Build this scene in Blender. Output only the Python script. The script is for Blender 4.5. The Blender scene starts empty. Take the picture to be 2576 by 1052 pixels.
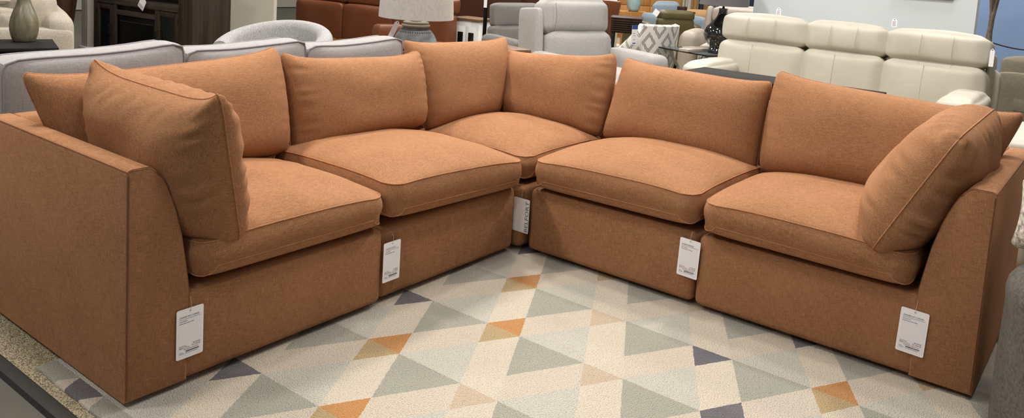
import bpy, bmesh, math, random
import numpy as np
from mathutils import Vector, Matrix, noise
random.seed(7)
sc = bpy.context.scene
col = sc.collection
PI = math.pi

# ------------------------------------------------------------------ camera
R_ = Vector((0.789, 0.612, 0.062)); F_ = Vector((-0.603, 0.789, -0.115))
YAW, PITCH, ROLL = math.radians(127.37), math.radians(6.63), math.radians(3.56)
F_ = Vector((math.cos(PITCH)*math.cos(YAW), math.cos(PITCH)*math.sin(YAW), -math.sin(PITCH)))
R0 = Vector((math.sin(YAW), -math.cos(YAW), 0)); U0 = R0.cross(F_)
R_ = R0*math.cos(ROLL)+U0*math.sin(ROLL); U_ = -R0*math.sin(ROLL)+U0*math.cos(ROLL)
cam_d = bpy.data.cameras.new('camera'); cam = bpy.data.objects.new('camera', cam_d); col.objects.link(cam)
cam.matrix_world = Matrix(((R_.x, U_.x, -F_.x, 2.3073), (R_.y, U_.y, -F_.y, -3.1789), (R_.z, U_.z, -F_.z, 1.4532), (0, 0, 0, 1)))
cam_d.sensor_width = 36; cam_d.lens = 2072.92/2576*36; cam_d.shift_y = -(526-130.4)/2576
cam_d.clip_end = 100
sc.camera = cam
sc.view_settings.view_transform = 'Standard'; sc.view_settings.look = 'None'
sc.view_settings.gamma = 1; sc.view_settings.exposure = 0.0

# ------------------------------------------------------------------ materials
def lin(c):
    return tuple((x/255/12.92 if x/255 <= .04045 else ((x/255+.055)/1.055)**2.4) for x in c)+(1,)
class NT:
    def __init__(s, name):
        s.m = bpy.data.materials.new(name); s.m.use_nodes = True
        s.t = s.m.node_tree; s.b = s.t.nodes['Principled BSDF']
        s.co = None
    def n(s, typ, **kw):
        nd = s.t.nodes.new(typ)
        for k, v in kw.items(): setattr(nd, k, v)
        return nd
    def l(s, a, b): s.t.links.new(a, b)
    def set(s, nd, i, v):
        if isinstance(v, bpy.types.NodeSocket): s.l(v, nd.inputs[i])
        else: nd.inputs[i].default_value = v
    def obj(s):
        if not s.co: s.co = s.n('ShaderNodeTexCoord').outputs['Object']
        return s.co
    def mapd(s, scale, vec=None):
        nd = s.n('ShaderNodeMapping'); s.l(vec or s.obj(), nd.inputs[0]); nd.inputs['Scale'].default_value = scale
        return nd.outputs[0]
    def noise(s, scale, detail=3, rough=.55, vec=None, out='Fac'):
        nd = s.n('ShaderNodeTexNoise'); s.l(vec or s.obj(), nd.inputs['Vector'])
        nd.inputs['Scale'].default_value = scale; nd.inputs['Detail'].default_value = detail; nd.inputs['Roughness'].default_value = rough
        return nd.outputs[out]
    def M(s, op, a, b=0.0, c=None):
        nd = s.n('ShaderNodeMath', operation=op); s.set(nd, 0, a); s.set(nd, 1, b)
        if c is not None: s.set(nd, 2, c)
        return nd.outputs[0]
    def mix(s, f, a, b, mode='MIX'):
        nd = s.n('ShaderNodeMix', data_type='RGBA', blend_type=mode)
        s.set(nd, 0, f); s.set(nd, 6, a); s.set(nd, 7, b)
        return nd.outputs[2]
    def ramp(s, f, stops):
        nd = s.n('ShaderNodeValToRGB'); s.l(f, nd.inputs[0])
        e = nd.color_ramp.elements
        while len(e) < len(stops): e.new(.5)
        for i, (p, c) in enumerate(stops):
            e[i].position = p; e[i].color = c
        return nd.outputs[0]
    def bump(s, h, strength, dist):
        nd = s.n('ShaderNodeBump'); nd.inputs['Strength'].default_value = strength; nd.inputs['Distance'].default_value = dist
        s.l(h, nd.inputs['Height']); s.l(nd.outputs[0], s.b.inputs['Normal'])
    def base(s, c): s.set(s.b, 'Base Color', c)
def plain(name, c, rough=.5, metal=0, var=.0, vscale=8, spec=.5, bumps=0, bscale=200, coat=0):
    t = NT(name)
    L = lin(c)
    if var:
        f = t.noise(vscale, 4)
        t.base(t.ramp(f, [(.3, tuple(x*(1-var) for x in L[:3])+(1,)), (.7, tuple(min(1, x*(1+var)) for x in L[:3])+(1,))]))
    else: t.base(L)
    t.b.inputs['Roughness'].default_value = rough; t.b.inputs['Metallic'].default_value = metal
    t.b.inputs['Specular IOR Level'].default_value = spec
    if coat: t.b.inputs['Coat Weight'].default_value = coat; t.b.inputs['Coat Roughness'].default_value = .03
    if bumps: t.bump(t.noise(bscale, 3), bumps, .002)
    return t.m
def fabric(name, ca, cb, cc, thread=300, big=5, sheen=.25, bump=.35, streak=14):
    """woven cloth: threads along each object axis over mottled yarn colours"""
    t = NT(name)
    k = streak
    fx = t.noise(thread, 2, .6, t.mapd((1/k, 1, 1))); fy = t.noise(thread, 2, .6, t.mapd((1, 1/k, 1))); fz = t.noise(thread, 2, .6, t.mapd((1, 1, 1/k)))
    s = t.M('ADD', t.M('ADD', fx, fy), fz)
    w = t.M('MULTIPLY_ADD', t.M('SUBTRACT', s, 1.5), 1.0, .5)
    c = t.ramp(w, [(.18, lin(ca)), (.5, lin(cb)), (.82, lin(cc))])
    g = t.noise(big, 3)
    c = t.mix(t.M('MULTIPLY', t.M('SUBTRACT', g, .42), .8), c, lin(cc))
    t.base(c)
    t.b.inputs['Roughness'].default_value = .95; t.b.inputs['Specular IOR Level'].default_value = .15
    t.b.inputs['Sheen Weight'].default_value = sheen; t.b.inputs['Sheen Roughness'].default_value = .5
    t.b.inputs['Sheen Tint'].default_value = lin(cc)
    t.bump(s, bump, .0012)
    return t.m
def leather(name, c, rough=.45, var=.12, bump=.25, bscale=260):
    t = NT(name); L = lin(c)
    f = t.noise(3.5, 4)
    t.base(t.ramp(f, [(.3, tuple(x*(1-var) for x in L[:3])+(1,)), (.7, tuple(min(1, x*(1+var)) for x in L[:3])+(1,))]))
    t.b.inputs['Roughness'].default_value = rough; t.b.inputs['Specular IOR Level'].default_value = .4
    t.bump(t.M('ADD', t.noise(bscale, 2), t.M('MULTIPLY', t.noise(14, 3), 1.2)), bump, .003)
    return t.m
def wood(name, ca, cb, axis=2, rough=.55, scale=14):
    t = NT(name)
    sc3 = [scale*1.6]*3; sc3[axis] = scale*.12
    f = t.noise(1, 5, .6, t.mapd(tuple(sc3)))
    t.base(t.ramp(f, [(.3, lin(ca)), (.7, lin(cb))]))
    t.b.inputs['Roughness'].default_value = rough; t.b.inputs['Specular IOR Level'].default_value = .18
    t.bump(f, .2, .002)
    return t.m

# ------------------------------------------------------------------ mesh helpers
def link(name, me, mat, parent=None, loc=None, rz=None):
    o = bpy.data.objects.new(name, me); col.objects.link(o)
    if mat is not None:
        for m in (mat if isinstance(mat, (list, tuple)) else [mat]): me.materials.append(m)
    if parent is not None: o.parent = parent
    if loc is not None: o.location = loc
    if rz is not None: o.rotation_euler.z = rz
    return o
def smooth(me, ang=40):
    bm = bmesh.new(); bm.from_mesh(me)
    bmesh.ops.recalc_face_normals(bm, faces=bm.faces)
    a = math.radians(ang)
    for f in bm.faces: f.smooth = True
    for e in bm.edges:
        e.smooth = not (len(e.link_faces) == 2 and e.calc_face_angle(0) > a)
    bm.to_mesh(me); bm.free()
class MB:
    """collects shapes, then links them as one mesh object"""
    def __init__(s): s.bm = bmesh.new()
    def box(s, lo, hi, bev=0.0, seg=2, mat=None):
        lo, hi = Vector(lo), Vector(hi)
        r = bmesh.ops.create_cube(s.bm, size=1)
        vs = r['verts']; d = hi-lo; c = (lo+hi)/2
        for v in vs: v.co = Vector((v.co.x*d.x, v.co.y*d.y, v.co.z*d.z))+c
        nv = set(vs)
        if bev > 0:
            es = list({e for v in vs for e in v.link_edges})
            rr = bmesh.ops.bevel(s.bm, geom=es, offset=min(bev, min(abs(d.x), abs(d.y), abs(d.z))*.49), segments=seg, affect='EDGES', profile=.5)
            nv = set(v for v in rr['verts']) | {v for v in vs if v.is_valid}
        if mat:
            for v in nv: v.co = mat @ v.co
        return s
    def prism(s, poly, axis, a, b, bev=0.0, seg=2):
        """poly = 2D outline in the two other axes (in xyz order), extruded along axis from a to b"""
        def P(p, t):
            q = list(p); q.insert(axis, t); return Vector(q)
        va = [s.bm.verts.new(P(p, a)) for p in poly]; vb = [s.bm.verts.new(P(p, b)) for p in poly]
        n = len(poly)
        fa = s.bm.faces.new(va); fb = s.bm.faces.new(list(reversed(vb)))
        for i in range(n): s.bm.faces.new((va[i], vb[i], vb[(i+1) % n], va[(i+1) % n]))
        if bev:
            es = list(fa.edges)+list(fb.edges)
            bmesh.ops.bevel(s.bm, geom=es, offset=bev, segments=seg, affect='EDGES', profile=.5)
        return s
    def cyl(s, p, q, r, r2=None, n=12, cap=True):
        p, q = Vector(p), Vector(q); r2 = r if r2 is None else r2
        d = (q-p).normalized(); a = d.orthogonal().normalized(); b = d.cross(a)
        va = [s.bm.verts.new(p+(a*math.cos(2*PI*i/n)+b*math.sin(2*PI*i/n))*r) for i in range(n)]
        vb = [s.bm.verts.new(q+(a*math.cos(2*PI*i/n)+b*math.sin(2*PI*i/n))*r2) for i in range(n)]
        for i in range(n): s.bm.faces.new((va[i], va[(i+1) % n], vb[(i+1) % n], vb[i]))
        if cap: s.bm.faces.new(list(reversed(va))); s.bm.faces.new(vb)
        return s
    def tube(s, pts, r, n=6, closed=False):
        pts = [Vector(p) for p in pts]; N = len(pts); rings = []
        a = None
        for i, p in enumerate(pts):
            if closed: d = (pts[(i+1) % N]-pts[i-1])
            else: d = pts[min(i+1, N-1)]-pts[max(i-1, 0)]
            if d.length < 1e-9: d = Vector((0, 0, 1))
            d.normalize()
            a = d.orthogonal() if a is None else (a-d*a.dot(d))
            if a.length < 1e-6: a = d.orthogonal()
            a.normalize(); b = d.cross(a)
            rings.append([s.bm.verts.new(p+(a*math.cos(2*PI*k/n)+b*math.sin(2*PI*k/n))*r) for k in range(n)])
        for i in range(N if closed else N-1):
            A, B = rings[i], rings[(i+1) % N]
            for k in range(n): s.bm.faces.new((A[k], A[(k+1) % n], B[(k+1) % n], B[k]))
        if not closed:
            s.bm.faces.new(list(reversed(rings[0]))); s.bm.faces.new(rings[-1])
        return s
    def lathe(s, prof, c=(0, 0, 0), n=32):
        c = Vector(c); rings = []
        for r, z in prof:
            if r < 1e-5: rings.append([s.bm.verts.new(c+Vector((0, 0, z)))])
            else: rings.append([s.bm.verts.new(c+Vector((r*math.cos(2*PI*k/n), r*math.sin(2*PI*k/n), z))) for k in range(n)])
        for A, B in zip(rings, rings[1:]):
            for k in range(n):
                k2 = (k+1) % n
                if len(A) == 1 and len(B) == 1: continue
                if len(A) == 1: s.bm.faces.new((A[0], B[k2], B[k]))
                elif len(B) == 1: s.bm.faces.new((A[k], A[k2], B[0]))
                else: s.bm.faces.new((A[k], A[k2], B[k2], B[k]))
        return s
    def grid(s, P, close_u=False):
        vs = [[s.bm.verts.new(p) for p in row] for row in P]
        nu = len(vs)
        for i in range(nu if close_u else nu-1):
            A, B = vs[i], vs[(i+1) % nu]
            for k in range(len(A)-1): s.bm.faces.new((A[k], B[k], B[k+1], A[k+1]))
        return s
    def build(s, name, mat, parent=None, ang=40, loc=None, rz=None, sub=0):
        bmesh.ops.remove_doubles(s.bm, verts=s.bm.verts, dist=1e-5)
        me = bpy.data.meshes.new(name); s.bm.to_mesh(me); s.bm.free()
        smooth(me, ang)
        o = link(name, me, mat, parent, loc, rz)
        if sub:
            m = o.modifiers.new('subdivision', 'SUBSURF'); m.levels = sub; m.render_levels = sub
        return o
def thing(name, label, cat, loc=(0, 0, 0), rz=0, group=None):
    o = bpy.data.objects.new(name, None); col.objects.link(o)
    o.location = loc; o.rotation_euler = (0, 0, rz); o.empty_display_size = .1
    o['label'] = label; o['category'] = cat
    if group: o['group'] = group
    return o
def tag(o, label, cat, group=None, kind=None):
    if label: o['label'] = label
    if cat: o['category'] = cat
    if group: o['group'] = group
    if kind: o['kind'] = kind
    return o
def struct(o): o['kind'] = 'structure'; return o

def pillow(name, mat, parent, C4, tf, tb, sag=(.03, .02, .02, .02), n=60, low=.0, lowb=None, pw=3.0, q=.45, seed=1, wr=.004, welt=True, weltmat=None, wedges=None, rc=.028):
    """knife-edge cushion. C4 = top-left, top-right, bottom-right, bottom-left of its seam as seen from its face;
    tf/tb = how far the face and the back swell; sag = how far each edge (top, right, bottom, left) bows inwards"""
    tl, tr, br, bl = [Vector(c) for c in C4]
    nrm = ((tr-tl)+(br-bl)).cross((tl-bl)+(tr-br)).normalized()
    ctr = (tl+tr+br+bl)/4
    def seam(s, t):
        u, v = (s+1)/2, (t+1)/2
        p = (bl*(1-u)+br*u)*(1-v)+(tl*(1-u)+tr*u)*v
        ws, wt = 1-s*s, 1-t*t
        vert = ((tl-bl)+(tr-br)).normalized(); hor = ((tr-tl)+(br-bl)).normalized()
        p = p - vert*(sag[0]*(1-abs(s)**5)*max(0, t)**2) + vert*(sag[2]*ws**.8*max(0, -t)**2)
        p = p - hor*(sag[1]*wt**.8*max(0, s)**2) + hor*(sag[3]*wt**.8*max(0, -s)**2)
        if rc:
            k = (s*s*t*t)**6
            p = p + (ctr-p).normalized()*rc*k
        return p
    def prof(s, t, side=1):
        t2 = t+(low if side > 0 or lowb is None else lowb)*(1-t*t)
        a = max(0, 1-abs(s)**pw)**q; b = max(0, 1-abs(t2)**pw)**q
        return max(a*b, .20*max(0, 1-max(abs(s), abs(t))**6)**.5)
    def wrk(s, t, side):
        # short puckers square to the seams, fading into the face, plus broad unevenness
        v = 0
        for a, b, k in ((s, t, 1.0), (t, s, 2.0)):
            e = 1-abs(a); sg = 1 if a > 0 else -1
            amp = .35+1.3*max(0, noise.noise(Vector((b*2.2+seed*1.7, k*3.3+sg*5.1, side*2.7+seed))))
            ph = 24*b+4.5*noise.noise(Vector((b*3, seed*3.1+k, sg*4.0+side)))+a*4
            v += amp*math.sin(ph)*math.exp(-((e-.10)/.10)**2)*(1-abs(b)**8)
        big = noise.noise(Vector((s*1.6+seed*7, t*1.6, side*3.3+seed)))
        return wr*(.42*v+.9*big*(1-max(abs(s), abs(t))**4))
    ss = [math.sin(PI/2*(-1+2*i/n)) for i in range(n+1)]
    ss = [.55*a+.45*(-1+2*i/n) for i, a in enumerate(ss)]
    mb = MB()
    for side, T in ((1, tf), (-1, tb)):
        P = [[seam(s, t)+nrm*side*(T*prof(s, t, side)+(wrk(s, t, side) if max(abs(s), abs(t)) < .999 else 0)) for t in ss] for s in ss]
        if side < 0: P = P[::-1]
        mb.grid(P)
    o = mb.build(name, mat, parent, ang=75)
    if welt:
        pts = [seam(s, 1) for s in ss]+[seam(1, -s) for s in ss[1:]]+[seam(-s, -1) for s in ss[1:]]+[seam(-1, s) for s in ss[1:-1]]
        MB().tube(pts, .0030, 6, closed=True).build('welt', weltmat or mat, o, ang=80)
    return o

def seat_cushion(name, mat, parent, x0, x1, y0, y1, zb, zt, crown, tilt=(0, 0), rad=.07, seed=1, weltmat=None, gus=.012, wr=.004, front=None):
    """boxed cushion with a crowned top; zb/zt = lower and upper welt heights, tilt = extra height per metre in x, y"""
    cx, cy, hx, hy = (x0+x1)/2, (y0+y1)/2, (x1-x0)/2, (y1-y0)/2
    N = 96
    out = []
    # outline: rounded rectangle by arc length, corners of radius rad
    def rr(inset=0.0):
        pts = []
        r = rad
        for qx, qy, a0 in ((1, 1, 0), (-1, 1, PI/2), (-1, -1, PI), (1, -1, 3*PI/2)):
            for k in range(13):
                a = a0+PI/2*k/12
                pts.append(((hx-r)*qx+r*math.cos(a), (hy-r)*qy+r*math.sin(a)))
            # straight side points to the next corner
            nx, ny = {(1, 1): (-1, 1), (-1, 1): (-1, -1), (-1, -1): (1, -1), (1, -1): (1, 1)}[(qx, qy)]
            ax, ay = pts[-1]; a = a0+PI/2
            bx, by = (hx-r)*nx+r*math.cos(a), (hy-r)*ny+r*math.sin(a)
            for k in range(1, 14): pts.append((ax+(bx-ax)*k/14, ay+(by-ay)*k/14))
        return pts
    O = rr()
    def zt_(x, y): return tilt[0]*(x-cx)+tilt[1]*(y-cy)
    def edge(px, py):  # welt sags at the corners, lifts mid-side
        sx, sy = abs(px)/hx, abs(py)/hy
        return -.02*(min(sx, sy))**3
    rings = []
    radial = [0, .15, .3, .45, .58, .7, .79, .86, .91, .945, .97, .985, .995, 1.0]
    for r in radial:
        ring = []
        for px, py in O:
            x, y = px*r, py*r
            sx, sy = x/hx, y/hy
            h = crown*1.1*(max(0, 1-abs(sx)**2.4)**.70)*(max(0, 1-abs(sy)**2.4)**.70)
            wn = wr*noise.noise(Vector((x*5+seed*3, y*5, seed)))*(1-r**6)*2
            ang = math.atan2(y, x)
            pk = wr*.9*math.sin(ang*26+2*noise.noise(Vector((ang*3, seed, 0))))*math.exp(-((r-.93)/.05)**2)*noise.noise(Vector((ang*5, seed*2, 1)))
            ring.append(Vector((cx+x, cy+y, zt+zt_(cx+x, cy+y)+edge(px, py)*r**4+h+wn+pk)))
        rings.append(ring)
    for k in range(1, 9):
        f = k/9
        ring = []
        for px, py in O:
            nx, ny = px/hx, py/hy
            L = math.hypot(nx**5, ny**5) or 1
            nx, ny = nx**5/L, ny**5/L
            b = gus*math.sin(PI*f)+wr*.7*noise.noise(Vector((px*7+seed, py*7, f*1.5)))
            zz = (zt+edge(px, py))*(1-f)+zb*f
            ring.append(Vector((cx+px+nx*b, cy+py+ny*b, zz+zt_(cx+px, cy+py))))
        rings.append(ring)
    for r in radial[::-1]:
        ring = []
        for px, py in O:
            x, y = px*r, py*r
            h = .050*(max(0, 1-abs(x/hx)**9)**.30)*(max(0, 1-abs(y/hy)**9)**.30)
            ring.append(Vector((cx+x, cy+y, zb+zt_(cx+x, cy+y)*.6-h)))
        rings.append(ring)
    mb = MB()
    P = [[rings[i][k] for i in range(len(rings))] for k in range(len(O))]
    mb.grid(P, close_u=True)
    o = mb.build(name, mat, parent, ang=70)
    wi = len(radial)-1
    w = MB(); w.tube([p+Vector((0, 0, .0005)) for p in rings[wi]], .0028, 6, closed=True)
    w.tube([p for p in rings[wi+9]], .0027, 6, closed=True)
    w.build('welt', weltmat or mat, o, ang=80)
    return o
# ------------------------------------------------------------------ sectional sofa
M = {}
M['terra'] = fabric('terracotta_weave', (127, 90, 62), (150, 106, 74), (175, 129, 95), thread=480, streak=14, sheen=.12, bump=.25)
M['terra_welt'] = fabric('terracotta_welt', (140, 94, 66), (166, 114, 80), (188, 136, 100), thread=420, sheen=.2)
M['seam'] = plain('terracotta_thread', (112, 68, 44), .9)
M['black_foot'] = plain('black_plastic', (16, 15, 15), .5)
T = M['terra']; ZB, ZS, ZA = .03, .338, .757
ARM = [(0, ZB), (0, .742), (.006, .753), (.018, .757), (.068, .757), (.084, .752), (.098, .738), (.112, .718), (.126, .690), (.142, .650), (.156, .610), (.178, .524), (.192, .440), (.203, .365), (.206, .335), (.206, ZB)]
def legs(x0, x1, y0, y1, par):
    for x in (x0+.09, x1-.09):
        for y in (y0+.09, y1-.09):
            MB().box((x-.03, y-.03, .012), (x+.03, y+.03, .04), .004).build('leg', M['black_foot'], par)
def arm_seam(par, axis, pts):
    MB().tube(pts, .0016, 5).build('seam', M['seam'], par)
def base(par, x0, x1, y0, y1, mat=T):
    o = MB().box((x0, y0, ZB), (x1, y1, ZS), .028, 4).build('base', mat, par)
    return o
def back_x(par, y0, y1, x=-1.0):      # back frame along y whose outer face is at x
    poly = [(x+d, z) for d, z in ARM]
    return MB().prism(poly, 1, y0, y1, .008).build('back_frame', T, par)
def back_y(par, x0, x1, y=1.0):
    poly = [(y-d, z) for d, z in ARM]
    return MB().prism(poly, 0, x0, x1, .008).build('back_frame', T, par)
GRP = 'sections of the terracotta sectional sofa'

# left end section (two back cushions leaning on back and arm)
s = thing('sofa_section', 'terracotta end section at the left edge, high arm nearest, tall cushion leaning over it', 'sofa', (-.5, -1.45, 0), group=GRP)
def inv(par, *objs):
    bpy.context.view_layer.update()
def relocate(root):
    # meshes were written in world coordinates: move them under the root's origin
    for ch in [o for o in bpy.data.objects if o.parent == root]:
        ch.matrix_parent_inverse = Matrix.Translation(-root.location)
YL = -1.983
base(s, -.97, .002, YL+.19, -.926)
poly = [(YL+d, z) for d, z in ARM]
a = MB().prism([(y, z) for y, z in poly], 0, -1.0, .002, .008).build('arm', T, s)
MB().tube([(.0025, YL+.0065, z) for z in np.linspace(ZB+.01, .74, 12)], .0017, 5).tube([(.0005, YL+d+.001, z+.001) for d, z in ARM[2:-1]], .0016, 5).tube([(x, YL+.004, .7515) for x in np.linspace(-.99, 0, 14)], .0017, 5).build('seam', M['seam'], a)
back_x(s, YL+.08, -.926)
legs(-1, 0, YL, -.926, s)
seat_cushion('seat_cushion', T, s, -.76, .035, -1.765, -.950, .402, .498, .062, seed=2, weltmat=M['terra_welt'], tilt=(0, .0))
pillow('back_cushion', T, s, [(-.805, -1.955, .945), (-.822, -.860, .985), (-.69, -.880, .505), (-.69, -1.80, .475)], .16, .07, sag=(.04, -.006, .01, .0), low=.18, seed=3, weltmat=M['terra_welt'])
pillow('back_cushion', T, s, [(.172, -1.79, 1.004), (-.655, -1.775, 1.01), (-.68, -1.56, .475), (.045, -1.615, .45)], .135, .185, sag=(.062, -.01, .01, .0), lowb=.22, low=.04, seed=5, weltmat=M['terra_welt'], wr=.032)

# left armless section
s2 = thing('sofa_section', 'armless terracotta section between the left end section and the corner section', 'sofa', (-.5, -.47, 0), group=GRP)
base(s2, -.97, -.018, -.915, -.028)
back_x(s2, -.915, -.028)
legs(-1, -.018, -.915, -.028, s2)
seat_cushion('seat_cushion', T, s2, -.76, .032, -.920, -.036, .402, .512, .068, seed=4, weltmat=M['terra_welt'], tilt=(0, -.045))
pillow('back_cushion', T, s2, [(-.812, -.848, .958), (-.795, .040, .925), (-.68, -.010, .52), (-.69, -.853, .475)], .16, .06, sag=(.045, .0, .01, .0), low=.18, seed=7, weltmat=M['terra_welt'], wr=.013)

# corner section
s3 = thing('sofa_section', 'terracotta corner section at the inner corner with two back cushions meeting at a right angle', 'sofa', (-.5, .5, 0), group=GRP)
base(s3, -.97, .010, -.014, .97)
back_x(s3, -.014, 1.0); back_y(s3, -.82, .01)
legs(-1, 0.01, -.014, 1, s3)
seat_cushion('seat_cushion', T, s3, -.76, .002, .008, .74, .400, .490, .075, seed=6, weltmat=M['terra_welt'])
pillow('back_cushion', T, s3, [(-.860, -.020, .975), (-.812, .832, .965), (-.69, .62, .49), (-.70, .025, .475)], .15, .06, sag=(.035, .0, .01, .0), low=.18, seed=9, weltmat=M['terra_welt'])
pillow('back_cushion', T, s3, [(-.79, .81, .895), (-.012, .815, .958), (.005, .69, .48), (-.70, .69, .48)], .14, .06, sag=(.036, -.028, .01, .0), low=.18, seed=11, weltmat=M['terra_welt'], wr=.014)

# right armless section
s4 = thing('sofa_section', 'armless terracotta section just right of the corner section', 'sofa', (.475, .5, 0), group=GRP)
base(s4, .036, .916, .008, .97)
back_y(s4, .036, .916)
legs(.036, .916, .008, 1, s4)
seat_cushion('seat_cushion', T, s4, .064, .908, -.028, .76, .400, .506, .07, seed=8, weltmat=M['terra_welt'], tilt=(.02, 0))
pillow('back_cushion', T, s4, [(.055, .81, .945), (.898, .805, .928), (.898, .69, .468), (.012, .69, .48)], .16, .06, sag=(.03, .012, .01, .012), low=.18, seed=13, weltmat=M['terra_welt'])

# right end section
s5 = thing('sofa_section', 'terracotta end section at the right edge with a cushion slumped against its arm', 'sofa', (1.45, .5, 0), group=GRP)
base(s5, .928, 1.80, 0, .97)
a = MB().prism([(1.983-d, z) for d, z in ARM][::-1], 1, -.002, 1.0, .008)
a = a.build('arm', T, s5)
MB().tube([(1.9765, -.0025, z) for z in np.linspace(ZB+.01, .74, 12)], .0017, 5).tube([(1.983-d-.001, -.0005, z+.001) for d, z in ARM[2:-1]], .0016, 5).tube([(1.979, y, .7515) for y in np.linspace(0, .99, 14)], .0017, 5).build('seam', M['seam'], a)
back_y(s5, .928, 1.90)
legs(.928, 1.983, 0, 1, s5)
seat_cushion('seat_cushion', T, s5, .944, 1.755, -.038, .76, .398, .497, .062, seed=10, weltmat=M['terra_welt'], tilt=(-.01, 0))
pillow('back_cushion', T, s5, [(.905, .822, .985), (1.965, .81, .945), (1.80, .69, .475), (.908, .69, .48)], .17, .07, sag=(.035, .0, .01, -.008), low=.18, seed=15, weltmat=M['terra_welt'])
pillow('back_cushion', T, s5, [(1.868, .66, .965), (1.845, .02, .925), (1.615, -.07, .465), (1.62, .62, .49)], .18, .14, sag=(.0, -.03, .01, .0), low=.15, seed=17, weltmat=M['terra_welt'], wr=.034)
for r in (s, s2, s3, s4, s5): relocate(r)

# ------------------------------------------------------------------ floor, carpet, rug
def floor_mat():
    t = NT('grey_floor_tile')
    f = t.noise(2.2, 6, .6); g = t.noise(9, 4)
    t.base(t.mix(t.M('MULTIPLY', g, .4), t.ramp(f, [(.3, lin((84, 84, 76))), (.7, lin((106, 104, 94)))]), lin((96, 95, 86))))
    t.b.inputs['Roughness'].default_value = .42
    t.bump(t.noise(6, 4), .15, .01)
    return t.m
def carpet_mat():
    t = NT('woven_loop_carpet')
    v = t.n('ShaderNodeTexVoronoi'); t.l(t.mapd((230, 300, 230)), v.inputs['Vector']); v.inputs['Scale'].default_value = 1
    r = t.n('ShaderNodeSeparateColor'); t.l(v.outputs['Color'], r.inputs[0])
    c = t.ramp(r.outputs[0], [(.0, lin((104, 94, 76))), (.35, lin((156, 142, 116))), (.7, lin((194, 180, 150))), (1, lin((206, 196, 172)))])
    t.base(c)
    t.b.inputs['Roughness'].default_value = .95; t.b.inputs['Specular IOR Level'].default_value = .1
    t.bump(t.M('SUBTRACT', 1, v.outputs['Distance']), .8, .006)
    return t.m
def rug_mat():
    t = NT('rug_diamonds')
    sx = t.n('ShaderNodeSeparateXYZ')
    nz = t.noise(70, 2, .6, out='Color')
    add = t.n('ShaderNodeVectorMath', operation='MULTIPLY_ADD')
    t.l(nz, add.inputs[0]); add.inputs[1].default_value = (.009, .009, 0); t.l(t.obj(), add.inputs[2])
    t.l(add.outputs[0], sx.inputs[0])
    Mm = t.M
    x = Mm('DIVIDE', Mm('SUBTRACT', sx.outputs[0], .4845), .2265)
    y = Mm('DIVIDE', Mm('ADD', sx.outputs[1], .3105), .4175)
    U, V = Mm('ADD', x, y), Mm('SUBTRACT', x, y)
    def wrap(a, off):  # to [-1,1) around even (off=1) or odd (off=0)
        return Mm('SUBTRACT', Mm('FLOORED_MODULO', Mm('ADD', a, off), 2.0), 1.0)
    du, dv = wrap(U, 1.0), wrap(V, 1.0)
    lu, lv = Mm('LESS_THAN', Mm('ABSOLUTE', du), .645), Mm('LESS_THAN', Mm('ABSOLUTE', dv), .645)
    large = Mm('MULTIPLY', lu, lv)
    small = Mm('MULTIPLY', Mm('SUBTRACT', 1, lu), Mm('SUBTRACT', 1, lv))
    lowL = Mm('LESS_THAN', Mm('SUBTRACT', du, dv), 0)
    su, sv = wrap(U, 0.0), wrap(V, 0.0)
    lowS = Mm('LESS_THAN', Mm('SUBTRACT', su, sv), 0)
    Uc = Mm('SUBTRACT', U, su); Vc = Mm('SUBTRACT', V, sv)
    ci = Mm('ROUND', Mm('ADD', Mm('MULTIPLY', Mm('ADD', Uc, Vc), .5), 2.0))
    c6 = Mm('FLOORED_MODULO', Mm('ADD', ci, 1.0), 6.0)   # 0,1 navy; 2,3 orange; 4,5 beige
    isN, isB = Mm('LESS_THAN', c6, 1.5), Mm('GREATER_THAN', c6, 3.5)
    full = Mm('MULTIPLY', Mm('GREATER_THAN', ci, 5.5), Mm('LESS_THAN', ci, 6.5))
    cream, blush, pale, sage = lin((225, 212, 192)), lin((219, 205, 187)), lin((207, 203, 191)), lin((168, 168, 154))
    navy, orange, tan, beige = lin((84, 84, 98)), lin((204, 134, 50)), lin((190, 160, 108)), lin((208, 186, 160))
    bigt = t.noise(3, 3)
    c = t.mix(lu, cream, blush)
    Lc = t.mix(lowL, pale, sage)
    Sn = t.mix(Mm('MAXIMUM', lowS, full), cream, navy); So = t.mix(lowS, orange, tan); Sb = t.mix(lowS, cream, beige)
    Sc = t.mix(isB, t.mix(isN, So, Sn), Sb)
    c = t.mix(large, c, Lc); c = t.mix(small, c, Sc)
    # yarn flecks and mottling
    fl = t.noise(420, 2, .7)
    c = t.mix(.8, c, t.ramp(fl, [(.3, (.25, .25, .25, 1)), (.7, (.75, .75, .75, 1))]), 'SOFT_LIGHT')
    c = t.mix(t.M('MULTIPLY', bigt, .25), c, lin((224, 212, 194)))
    v = t.n('ShaderNodeTexVoronoi'); t.l(t.obj(), v.inputs['Vector']); v.inputs['Scale'].default_value = 210
    d = t.ramp(v.outputs['Distance'], [(.0, (1, 1, 1, 1)), (.9, (.58, .58, .58, 1))])
    c = t.mix(1.0, c, d, 'MULTIPLY')
    t.base(c)
    t.b.inputs['Roughness'].default_value = .95; t.b.inputs['Specular IOR Level'].default_value = .1
    t.b.inputs['Sheen Weight'].default_value = .2
    t.bump(t.M('ADD', t.M('MULTIPLY', v.outputs['Distance'], -1), t.M('MULTIPLY', t.noise(25, 3), .8)), .7, .006)
    return t.m
M['tile'] = floor_mat(); M['carpet'] = carpet_mat(); M['rug'] = rug_mat()
FZ = -.012
struct(MB().box((-16, -8, FZ-.1), (14, 24, FZ-.008)).build('floor', M['tile']))
ca = MB().box((-6.5, -2.088, FZ-.008), (6.5, 13, 0), .003).build('carpet', M['carpet'])
struct(ca); ca.name = 'floor_carpet'
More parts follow.
